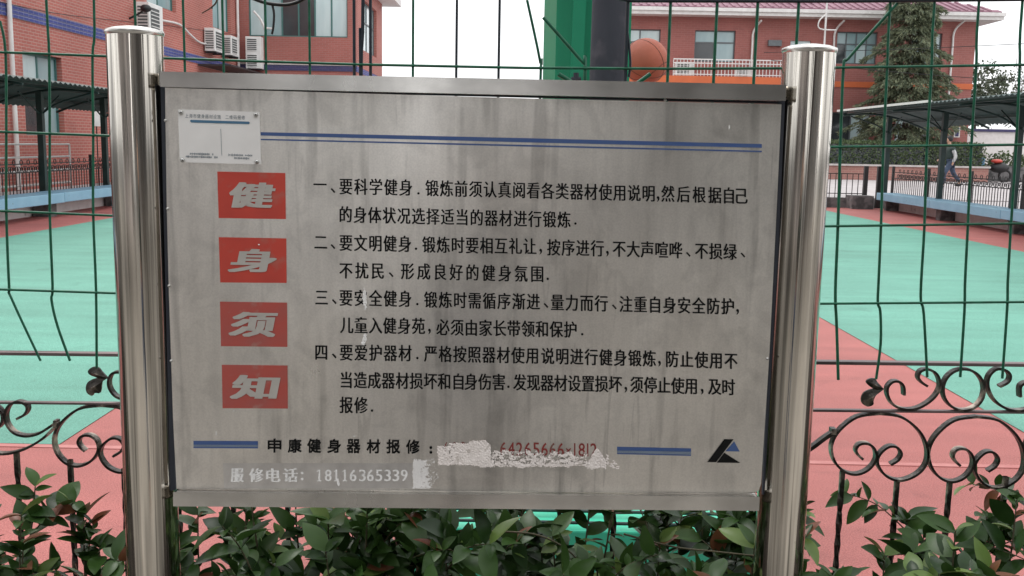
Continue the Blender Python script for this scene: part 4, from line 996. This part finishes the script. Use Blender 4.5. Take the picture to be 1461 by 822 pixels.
# planter wall, hedge
x0h, x1h = 6.0, PY(1400, 220, 43.3).x
m = MB(); m.box(x0h - .3, x1h + .1, 42.7, 44.2, PAVE, .84); pw = m.build('planter_wall', M['brick_planter'], None, at=(13, 42.7, PAVE)); tag(pw, 'low pink brick planter wall under the clipped hedge', 'wall')
m = MB(); m.box(x0h - .35, x1h + .15, 42.62, 44.25, .842, .92); m.build('coping', M['sill'], pw, at=(13, 42.7, .84))
m = MB()
for i in range(15000):
    x = rnd.uniform(x0h, x1h); y = rnd.choice((42.85, 42.85, 43.0, 43.4, 43.8)) + rnd.uniform(-.12, .1); z = rnd.uniform(.9, 1.86) + .05 * noise.noise(Vector((x * 1.3, 0, 0)))
    if rnd.random() < .25: z = 1.84 + rnd.uniform(-.05, .07) + .04 * noise.noise(Vector((x * 2, 1, 0))); y = rnd.uniform(42.8, 43.9)
    leaf_faces(m, Vector((x, y, z)), rv() + Vector((0, -.3, .4)), rv(), rnd.uniform(.07, .13), rnd.uniform(.025, .04))
hd = m.build('hedge', M['hedge'], None, at=(13, 43.3, .9)); tag(hd, 'long clipped dark green hedge on the brick planter before the far building', 'hedge')
m = MB(); m.box(x0h + .05, x1h - .1, 43.0, 43.75, .92, 1.78); m.build('dark_core', M['glass_dark'], hd, at=(13, 43.3, .92))  # solid dark box filling the inside of the hedge

# conifer
def conifer(cx, cy, z0, h, rad):
    t = thing('conifer_tree', (cx, cy, PAVE), 'tall grey green conifer with drooping branches before the far brick building', 'tree')
    m = MB(); m.tube([(cx, cy, PAVE), (cx + .05, cy, 2.5), (cx - .03, cy, 5), (cx, cy, z0 + h - .2)], .17, 10, taper=.02); m.build('trunk', M['bark'], t, at=(cx, cy, PAVE))
    br = MB(); cr = MB()
    n = 230
    for i in range(n):
        tier = int(15 * (i / n) ** .9); f = min(.995, (tier + .5 + rnd.gauss(0, .27)) / 15); z = z0 + h * f; ang = i * 2.4 + rnd.uniform(-.4, .4)
        L_ = rad * ((1 - f) ** .8) * rnd.uniform(.55, 1.16) * (.93 + .14 * math.sin(tier * 2.1)) + .12
        dr = Vector((math.cos(ang), math.sin(ang), 0)); pts = []
        for k in range(6):
            u = k / 5; pts.append(Vector((cx, cy, z)) + dr * L_ * u + Vector((0, 0, .18 * L_ * u - .42 * L_ * u * u)))
        br.tube(pts, .022 * (1 - f) + .008, 4, taper=.004, cap=False)
        nn = int(60 + 260 * L_ / rad)
        for k in range(nn):
            u = rnd.uniform(.15, 1.04) ** .8; p_ = Vector((cx, cy, z)) + dr * L_ * u + Vector((0, 0, .18 * L_ * u - .42 * L_ * u * u))
            sd = dr.cross(Vector((0, 0, 1))) * rnd.gauss(0, .17 * (1.2 - u)) * 1.6 * (L_ ** .5); p_ += sd + Vector((0, 0, -abs(rnd.gauss(0, .09))))
            leaf_faces(cr, p_, dr * .6 + sd + Vector((0, 0, -.5)) + rv() * .45, rv(), rnd.uniform(.14, .26), rnd.uniform(.018, .038))
    br.build('branches', M['bark'], t, at=(cx, cy, z0)); cr.build('crown', M['conifer'], t, at=(cx, cy, z0))
cq = PY(1289, 200, 45.2)
conifer(cq.x, 45.2, 2.25, 8.3, 2.6)
def broad(cx, cy, z0, r, rz_, n, lab, bare=False):
    t = thing('round_tree', (cx, cy, PAVE), lab, 'tree')
    m = MB(); m.tube([(cx, cy, PAVE), (cx + .1, cy, z0 * .6), (cx, cy, z0)], .15, 8, taper=.08); m.build('trunk', M['bark'], t, at=(cx, cy, PAVE))
    br = MB(); cr = MB()
    for i in range(70):
        d = rv(); d.z = abs(d.z) * .9 - .1; d.normalize(); e = Vector((cx, cy, z0)) + Vector((d.x * r, d.y * r, d.z * rz_)) * rnd.uniform(.7, 1.08)
        mid = Vector((cx, cy, z0)).lerp(e, .5) + rv() * .2; br.tube(spline([(cx, cy, z0 - .2), mid, e], 3), .03, 4, taper=.006, cap=False)
        for k in range(n // 70):
            c_ = e + rv() * rnd.uniform(0, .55) * r * .45
            if c_.z < z0 - .3 * rz_: continue
            leaf_faces(cr, c_, rv(), rv(), rnd.uniform(.12, .22), rnd.uniform(.04, .07))
    br.build('branches', M['bark'], t, at=(cx, cy, z0))
    cr.build('crown', M['far_tree'], t, at=(cx, cy, z0))
q = PY(1392, 150, 56); broad(q.x, 56, 3.4, 2.6, 2.7, 7000, 'round olive tree beyond the right end of the far building')
# bare whip of twigs at right edge
q = PY(1455, 180, 54); bt = thing('bare_tree', (q.x, 54, PAVE), 'slender bare tree at the right edge above the canopy', 'tree')
m = MB(); m.tube([(q.x, 54, PAVE), (q.x, 54, 3), (q.x - .1, 54, 5)], .08, 6, taper=.03); m.build('trunk', M['bark'], bt, at=(q.x, 54, PAVE))
m = MB()
for i in range(34):
    z = rnd.uniform(2.5, 5.5); a_ = rnd.uniform(0, 6.28); L_ = rnd.uniform(.5, 1.5); m.tube(spline([(q.x, 54, z), (q.x + .35 * L_ * math.cos(a_), 54 + .3 * math.sin(a_), z + .7 * L_), (q.x + .5 * L_ * math.cos(a_), 54, z + 1.5 * L_)], 3), .018, 4, taper=.005)
m.build('crown', M['bark'], bt, at=(q.x, 54, 3))
# overhead cables at right
for (a_, b_, lab) in (((1090, 75), (1470, 62), 'upper thin cable crossing before the far brick building'), ((1100, 86), (1470, 117), 'lower thin cable crossing before the far brick building')):
    P = spline([PY(a_[0], a_[1], 45.0), PY((a_[0] + b_[0]) / 2, (a_[1] + b_[1]) / 2 + 2, 43), PY(*b_, 41)], 5); m = MB(); m.tube(P, .014, 5); tag(m.build('overhead_cable', M['black'], None, at=P[0]), lab, 'cable')

# ------------------------------------------------------------------ yard beyond the fence, right
q0 = PY(1372, 184, 52); q1 = PY(1450, 184, 52)
cbn = thing('site_cabin', ((q0.x + q1.x) / 2, 52, PAVE), 'white site cabin with dark blue roof edge seen below the right canopy', 'cabin')
m = MB(); m.box(q0.x, q1.x + 2, 52, 55, PAVE, q0.z - .12); m.build('wall', M['white_paint'], cbn, at=(q0.x, 52, PAVE))
m = MB(); m.box(q0.x - .1, q1.x + 2.1, 51.9, 55.1, q0.z - .118, q0.z + .02); m.box(q0.x - .1, q0.x + .22, 51.94, 51.998, PAVE, q0.z - .12); m.build('roof', M['blue_tile_front'], cbn, at=(q0.x, 52, q0.z))
sgn = PY(1360.5, 196, 47.8); m = MB(); m.box(sgn.x, sgn.x + .28, 47.78, 47.84, sgn.z, sgn.z + .5); so_ = m.build('wall_sign', M['white_paint'], None, at=sgn); tag(so_, 'small white framed sign on the corner of the far brick building', 'sign')
m = MB(); m.box(sgn.x + .06, sgn.x + .22, 47.76, 47.778, sgn.z + .05, sgn.z + .45); m.build('sign_face', M['blue_tile_front'], so_, at=sgn)
# shrub heap and low wall right
q = PY(1450, 235, 44); m = MB(); m.box(q.x - 1.3, q.x + 6, 44, 44.6, PAVE, .95); tag(m.build('low_wall', M['concrete'], None, at=(q.x, 44, PAVE)), 'dark low wall at the right edge beyond the fence', 'wall')
m = MB()
for i in range(2600):
    x = rnd.uniform(q.x - 1.1, q.x + 5.5); leaf_faces(m, Vector((x, rnd.uniform(43.9, 44.8), rnd.uniform(.9, 1.45 + .2 * noise.noise(Vector((x, 0, 0)))))), rv(), rv(), .13, .045)
tag(m.build('shrub', M['hedge'], None, at=(q.x, 44.4, .95)), 'dark low shrubs on the wall at the right edge', 'shrub')
# scooter with red and blue cover
q = PY(1414, 240, 43.2); sct = thing('motor_scooter', (q.x, q.y, PAVE), 'small dark scooter with red seat parked before the low wall at the right edge', 'scooter')
X, Y = q.x, q.y
for dx in (-.62, .62):
    m = MB(); m.tube([(X + dx + .25 * math.cos(a * math.pi / 8), Y, PAVE + .27 + .25 * math.sin(a * math.pi / 8)) for a in range(17)], .05, 8, cap=False); m.build('wheel', M['black'], sct, at=(X + dx, Y, PAVE + .27))
m = MB(); m.ball((X + .25, Y, PAVE + .62), .30, 14, 8, .75); m.v = [Vector((v.x * 1.0 + (v.x - X) * .4, v.y, v.z)) for v in m.v]; m.build('body', M['black'], sct, at=(X, Y, PAVE + .75))
m = MB(); m.box(X - .65, X - .35, Y - .16, Y + .16, PAVE + .35, PAVE + 1.05); m.build('leg_shield', M['plate_blue'], sct, at=(X - .5, Y, PAVE + .4), bevel=.05)
m = MB(); m.tube([(X - .55, Y, PAVE + .3), (X - .42, Y, PAVE + 1.15)], .03, 6); m.tube([(X - .42, Y - .3, PAVE + 1.15), (X - .42, Y + .3, PAVE + 1.15)], .02, 6); m.build('handlebar', M['black'], sct, at=(X - .5, Y, PAVE + 1))
m = MB(); m.ball((X + .22, Y, PAVE + .90), .24, 12, 8, .4); m.build('seat', M['tile_red'], sct, at=(X + .2, Y, PAVE + 1))

# ------------------------------------------------------------------ walking person
def skin(name, pts, edges, rad, mat, parent, root=0, sub=1):
    me = bpy.data.meshes.new(name); base = wpos(parent) if parent else Vector()
    me.from_pydata([tuple(Vector(p) - base) for p in pts], edges, []); o = bpy.data.objects.new(name, me); COL.objects.link(o)
    if parent: o.parent = parent
    o.modifiers.new('skin', 'SKIN')
    for i, r in enumerate(rad):
        me.skin_vertices[0].data[i].radius = (r if isinstance(r, tuple) else (r, r)); me.skin_vertices[0].data[i].use_root = (i == root)
    s = o.modifiers.new('sub', 'SUBSURF'); s.levels = sub; s.render_levels = sub
    me.materials.append(mat)
    for p in me.polygons: p.use_smooth = True
    o.modifiers['skin'].use_smooth_shade = True
    return o
M['skin'] = material('skin', (.45, .27, .19), rough=.6)
M['jeans'] = material('jeans', (.05, .075, .12), (.035, .05, .085), scale=12, rough=.85)
M['jacket'] = material('jacket_dark', (.03, .05, .045), (.02, .035, .03), scale=8, rough=.8)
M['sleeve'] = material('sleeve_cloth', (.55, .55, .54), (.10, .12, .12), scale=9, rough=.8, stretch=(3, 3, .2))
M['hair'] = material('hair', (.012, .01, .01), rough=.6)
fp = PZ(1352, 267, PAVE); PXX, PYY = fp.x, 35.0
fp = PY(1352, 267, 35.0); PXX = fp.x
per = thing('person', (PXX, 35.0, PAVE), 'person in dark jacket with white sleeves and jeans walking past the hedge', 'person')
def Pp(x, y, z): return (PXX + x, 35.0 + y, PAVE + z)
# one continuous body, walking towards the left, trunk leaning slightly forward
bp_ = [Pp(0.05, 0, .93), Pp(.04, 0, 1.08), Pp(.0, 0, 1.25), Pp(-.03, 0, 1.40), Pp(-.05, 0, 1.50), Pp(-.07, 0, 1.58), Pp(-.08, 0, 1.70),
       Pp(.0, -.09, .88), Pp(-.20, -.10, .52), Pp(-.22, -.10, .10), Pp(-.38, -.10, .04),
       Pp(.08, .09, .88), Pp(.20, .10, .50), Pp(.46, .10, .22), Pp(.40, .10, .08),
       Pp(-.02, -.19, 1.38), Pp(.10, -.23, 1.12), Pp(.02, -.22, .88), Pp(.00, -.22, .79),
       Pp(-.02, .19, 1.38), Pp(-.12, .23, 1.12), Pp(-.30, .20, .98), Pp(-.37, .19, .93)]
be = [(0, 1), (1, 2), (2, 3), (3, 4), (4, 5), (5, 6), (0, 7), (7, 8), (8, 9), (9, 10), (0, 11), (11, 12), (12, 13), (13, 14), (3, 15), (15, 16), (16, 17), (17, 18), (3, 19), (19, 20), (20, 21), (21, 22)]
br_ = [(.12, .15), (.11, .14), (.12, .16), (.11, .17), (.05, .06), (.075, .07), (.085, .075), .095, .068, .045, .035, .095, .068, .045, .035, .062, .048, .034, .03, .062, .048, .034, .03]
skin('body', bp_, be, br_, M['skin'], per)
skin('jeans', [bp_[i] for i in (0, 7, 8, 9, 11, 12, 13)], [(0, 1), (1, 2), (2, 3), (0, 4), (4, 5), (5, 6)], [(.14, .17), .115, .088, .066, .115, .088, .066], M['jeans'], per)
skin('jacket', [bp_[i] for i in (0, 1, 2, 3)] + [Pp(-.04, 0, 1.47), bp_[15], bp_[19], Pp(.03, -.21, 1.28), Pp(-.06, .21, 1.28)], [(0, 1), (1, 2), (2, 3), (3, 4), (3, 5), (3, 6), (5, 7), (6, 8)], [(.16, .19), (.17, .20), (.18, .22), (.16, .20), (.085, .09), .10, .10, .08, .08], M['jacket'], per)
skin('sleeve', [bp_[i] for i in (15, 16, 17)], [(0, 1), (1, 2)], [.08, .072, .055], M['sleeve'], per)
skin('sleeve', [bp_[i] for i in (19, 20, 21)], [(0, 1), (1, 2)], [.08, .072, .055], M['sleeve'], per)
hm = MB(); hm.ball(Pp(-.06, 0, 1.715), .112, 14, 10, 1.05); ho = hm.build('hair', M['hair'], per, at=Pp(-.06, 0, 1.72))
hm = MB(); hm.ball(Pp(-.115, 0, 1.675), .082, 14, 10, 1.15); hm.ball(Pp(-.20, 0, 1.66), .014, 8, 6); hm.build('face', M['skin'], per, at=Pp(-.1, 0, 1.66))
for s_, P_ in ((-.1, Pp(-.31, -.10, .045)), (.1, Pp(.40, .10, .10))):
    hm = MB(); hm.ball((0, 0, 0), .06, 10, 8, .8); hm.v = [Vector((v.x * 2.2, v.y, v.z)) + Vector(P_) for v in hm.v]; hm.build('shoe', M['black'], per, at=P_)

# ------------------------------------------------------------------ shrubs in front of the fence
def leaf_mesh(name, L_, w, curl, fold, mat, twist=0.0):
    vs = []; fs = []; n = 7
    for i in range(n + 1):
        t = i / n; ww = w * (math.sin(math.pi * t ** .82) ** .8) if 0 < t < 1 else .0006
        z = -curl * t * t; x = L_ * t; tw_ = twist * t
        for sgn_ in (-1, 0, 1):
            yy = sgn_ * ww; zz = z + (abs(sgn_) * ww * fold)
            vs.append((x, yy * math.cos(tw_) - (zz - z) * math.sin(tw_), z + yy * math.sin(tw_) + (zz - z) * math.cos(tw_)))
    for i in range(n):
        for j in (0, 1): a_ = i * 3 + j; fs.append((a_, a_ + 3, a_ + 4, a_ + 1))
    me = bpy.data.meshes.new(name); me.from_pydata(vs, [], fs); me.materials.append(mat)
    me.polygons.foreach_set('use_smooth', [True] * len(fs)); me.update(); return me
LM = [leaf_mesh('leaf', L_, w, c, f, M['leaf'], tw_) for L_, w, c, f, tw_ in ((.058, .0135, .012, .35, .2), (.066, .015, .02, .25, -.3), (.050, .0125, .006, .45, .1), (.062, .017, .014, .2, .3), (.044, .011, .01, .4, -.2))]
LY = [leaf_mesh('leaf', .048, .012, .008, .4, M['leaf_young'], .2), leaf_mesh('leaf', .06, .014, .014, .3, M['leaf_young'], -.2)]
LR = [leaf_mesh('leaf', .05, .013, .012, .4, M['leaf_red'], .2)]
def shrub(cx, cy, hmax, nst, spread, label, cap=290, young=.10):
    t = thing('leafy_shrub', (cx, cy, .03), label, 'shrub', 'broad leaved shrubs along the foot of the fence')
    st = MB(); cnt = 0; spots = []
    for s in range(nst):
        a_ = rnd.uniform(0, 6.28); h = hmax * rnd.uniform(.72, 1.0); ex = math.cos(a_) * spread * rnd.uniform(.3, 1); ey = math.sin(a_) * .30 * rnd.uniform(.3, 1)
        P = spline([(cx + ex * .15, cy + ey * .15, .02), (cx + ex * .5, cy + ey * .5, h * .45), (cx + ex * .9, cy + ey * .85, h * .8), (cx + ex, cy + ey, h)], 6)
        st.tube(P, .0042, 5, taper=.0014)
        n = len(P)
        for i in range(int(n * .30), n):
            for r_ in range(2):
                spots.append((P[i] if r_ == 0 or i == n - 1 else P[i].lerp(P[i + 1], .5), (P[min(i + 1, n - 1)] - P[i - 1]).normalized(), i / n, s * 1.3 + i * 2.4 + r_ * 2.2))
        if rnd.random() < .9:      # side shoot
            k = rnd.randint(int(n * .45), n - 3); b0 = P[k]; dd = Vector((rnd.uniform(-1, 1), rnd.uniform(-.8, .8), rnd.uniform(.2, .9))).normalized() * rnd.uniform(.09, .2)
            Q = spline([b0, b0 + dd * .5 + Vector((0, 0, .02)), b0 + dd], 4); st.tube(Q, .0022, 4, taper=.001)
            for i in range(2, len(Q)):
                for r_ in range(2): spots.append((Q[i], dd.normalized(), .95, i * 2.4 + r_ * 2.6))
    st.build('stem', M['stem'], t, at=(cx, cy, .02))
    rnd.shuffle(spots); spots.sort(key=lambda s_: -s_[0].z + rnd.uniform(-.25, .25))
    rest = MB()
    for q_, (p_, d_, f_, ang) in enumerate(spots):
        side_ = d_.orthogonal().normalized(); side_ = Matrix.Rotation(ang, 3, d_) @ side_
        dr = (side_ * .8 + d_ * rnd.uniform(.1, .8) + Vector((0, 0, rnd.uniform(-.25, .35)))).normalized()
        up = Vector((rnd.gauss(0, .45), rnd.gauss(0, .45) - .25, 1)); yv = up.cross(dr).normalized(); zv = dr.cross(yv)
        k_ = rnd.random(); me = rnd.choice(LY) if k_ < young else (LR[0] if k_ < young + .035 else rnd.choice(LM))
        sc = rnd.choice((rnd.uniform(.45, .9), rnd.uniform(.8, 1.3), rnd.uniform(1.0, 1.5))); mt = Matrix((dr, yv, zv)).transposed() * sc
        if q_ < cap:
            o = bpy.data.objects.new('leaf', me); COL.objects.link(o); o.parent = t
            o.matrix_local = Matrix.Translation(p_ - t.location) @ mt.to_4x4()
        else:
            rest.add([p_ + mt @ v.co for v in me.vertices], [tuple(f.vertices) for f in me.polygons], True)
    if rest.v: rest.build('lower_leaves', M['leaf'], t, at=(cx, cy, .1), kind='stuff')
    return t
SH = [(-.93, 2.00, .70, 9, .26, 'leafy shrub at the left edge below the leftmost scroll of the fence'),
      (-.62, 1.92, .72, 9, .26, 'leafy shrub close against the outside of the left steel post'),
      (-.42, 2.06, .78, 14, .28, 'leafy shrub just right of the left post under the board corner'),
      (-.17, 1.98, .765, 16, .28, 'leafy shrub under the board below the white phone number'),
      (.06, 2.04, .74, 17, .28, 'dense shrub under the middle of the board before the green base'),
      (.28, 1.98, .735, 16, .28, 'dense shrub under the board below the torn paper scrap'),
      (.47, 2.05, .72, 14, .24, 'leafy shrub under the board corner just left of the right post'),
      (.74, 1.96, .72, 10, .24, 'leafy shrub just outside the right steel post'),
      (1.02, 2.02, .75, 12, .26, 'leafy shrub at the right edge with reddish young leaves'),
      (-1.22, 1.96, .72, 10, .24, 'leafy shrub partly cut by the left edge of the photo'),
      (1.25, 1.98, .74, 10, .24, 'leafy shrub partly cut by the right edge of the photo')]
for a_ in SH: shrub(*a_)
# thin dry twigs across the shrubs
for pts, lab in ((((700, 758), (760, 762), (800, 778), (825, 800), (840, 824)), 'long arching dry twig over the shrubs below the board'),
            (((890, 762), (960, 780), (1020, 787), (1078, 793)), 'long straight dry twig over the shrubs beside the right post')):
    P = spline([PY(x, y, 1.86) for x, y in pts], 5); m = MB(); m.tube(P, .0022, 5, taper=.0014); tag(m.build('dry_twig', M['stem'], None, at=P[0]), lab, 'twig')

# ------------------------------------------------------------------ behind the viewer: blocks and trees added for the steel to mirror; the photographer
def block(x0, x1, y0, y1, h, mat, lab, nx):  # unseen building, added to give the steel posts something to reflect
    t = thing('added_block', ((x0 + x1) / 2, y1, 0), lab, 'building')
    m = MB(); m.box(x0, x1, y0, y1, 0, h); m.build('wall', M[mat], t, at=(x0, y1, 0))
    w = (x1 - x0) / nx
    for k in range(int(h / 3)):
        for i in range(nx):
            m = MB(); m.box(x0 + w * (i + .25), x0 + w * (i + .75), y1 + .003, y1 + .06, 1 + k * 3, 2.5 + k * 3); m.build('window', M['glass_dark'], t, at=(x0, y1, 1 + k * 3))
block(-15, -4.2, -22, -11.5, 11, 'pavement', 'pale apartment block, added for the left steel post to mirror', 5)
block(1.5, 18, -24, -13, 14, 'concrete', 'grey apartment block, added for the right steel post to mirror', 7)
def back_tree(x, y, h, r, lab):  # unseen tree, added for dark reflections and to dim the board
    t = thing('added_tree', (x, y, 0), lab, 'tree', 'unseen trees added for the steel to mirror')
    m = MB(); m.tube([(x, y, 0), (x + .06, y, 1.5), (x, y, h * .55)], .17, 8, taper=.1); m.build('trunk', M['bark'], t, at=(x, y, 0))
    br = MB(); m = MB()
    for i in range(26):
        d = rv(); d.z = abs(d.z); e = Vector((x, y, h * .5)) + Vector((d.x * r, d.y * r, d.z * h * .5))
        br.tube(spline([(x, y, h * .4), Vector((x, y, h * .5)).lerp(e, .5) + rv() * .3, e], 3), .04, 4, taper=.01, cap=False)
        for k in range(70):
            leaf_faces(m, e.lerp(Vector((x, y, h * .55)), rnd.random() * .6) + rv() * rnd.uniform(.1, .8), rv(), rv(), .30, .10)
    br.build('branches', M['bark'], t, at=(x, y, h * .5)); m.build('crown', M['hedge'], t, at=(x, y, h * .6))
for i, (x, y, h, r) in enumerate(((-5.2, -5.5, 6.5, 2.4), (-1.9, -6.5, 7.5, 2.5), (1.4, -5.2, 6.8, 2.3), (4.6, -6.2, 7.0, 2.5), (8.0, -3.6, 6.5, 2.4), (-8.5, -3.2, 6.2, 2.4), (11.5, -1.5, 6.8, 2.5), (-12, -1.0, 6.8, 2.6))):
    back_tree(x, y, h, r, 'unseen tree added behind the viewer, %s in the row counted from its left end' % {-12: 'first', -8.5: 'second', -5.2: 'third', -1.9: 'fourth', 1.4: 'fifth', 4.6: 'sixth', 8.0: 'seventh', 11.5: 'eighth'}[x])

# the photographer, seen only as the dark stripe in both steel posts
ph = thing('person', (0.02, -.42, .012), 'photographer in dark clothes holding up a phone, mirrored in the steel posts', 'person')
def Q(x, y, z): return (.02 + x, -.42 + y, .012 + z)
pb = [Q(0, 0, .92), Q(0, 0, 1.1), Q(0, 0, 1.28), Q(0, 0, 1.38), Q(0, .01, 1.45), Q(0, .02, 1.6), Q(-.09, 0, .86), Q(-.11, .02, .48), Q(-.12, 0, .08), Q(-.13, .13, .03),
      Q(.09, 0, .86), Q(.11, .02, .48), Q(.12, 0, .08), Q(.13, .13, .03), Q(-.17, 0, 1.34), Q(-.22, .06, 1.10), Q(-.07, .27, 1.30), Q(.17, 0, 1.34), Q(.22, .06, 1.10), Q(.07, .27, 1.30)]
pe = [(0, 1), (1, 2), (2, 3), (3, 4), (4, 5), (0, 6), (6, 7), (7, 8), (8, 9), (0, 10), (10, 11), (11, 12), (12, 13), (3, 14), (14, 15), (15, 16), (3, 17), (17, 18), (18, 19)]
skin('body', pb, pe, [(.15, .11), (.14, .10), (.16, .11), (.14, .09), (.055, .055), (.08, .09), .09, .06, .045, .04, .09, .06, .045, .04, .06, .045, .035, .06, .045, .035], M['skin'], ph)
skin('jacket', [pb[i] for i in (0, 1, 2, 3, 14, 15, 16, 17, 18, 19)], [(0, 1), (1, 2), (2, 3), (3, 4), (4, 5), (5, 6), (3, 7), (7, 8), (8, 9)], [(.18, .14), (.17, .13), (.19, .14), (.16, .11), .08, .062, .045, .08, .062, .045], M['jacket'], ph)
skin('trousers', [pb[i] for i in (0, 6, 7, 8, 10, 11, 12)], [(0, 1), (1, 2), (2, 3), (0, 4), (4, 5), (5, 6)], [(.17, .13), .11, .08, .062, .11, .08, .062], M['jeans'], ph)
m = MB(); m.ball(Q(0, 0, 1.56), .098, 14, 10, 1.2); m.build('hair', M['hair'], ph, at=Q(0, 0, 1.56))
for sx_ in (-1, 1):
    m = MB(); c_ = Vector(Q(.055 * sx_, .30, 1.34)); m.ball(c_, .035, 10, 8, 1.3)
    for k in range(4): m.tube([c_ + Vector((0, .0, .03 - .018 * k)), c_ + Vector((-.02 * sx_, .025, .032 - .018 * k)), c_ + Vector((-.045 * sx_, .022, .032 - .018 * k))], .008, 6)
    m.tube([c_ + Vector((0, 0, .03)), c_ + Vector((-.02 * sx_, -.02, .055)), c_ + Vector((-.035 * sx_, -.01, .06))], .009, 6); m.build('hand', M['skin'], ph, at=c_)
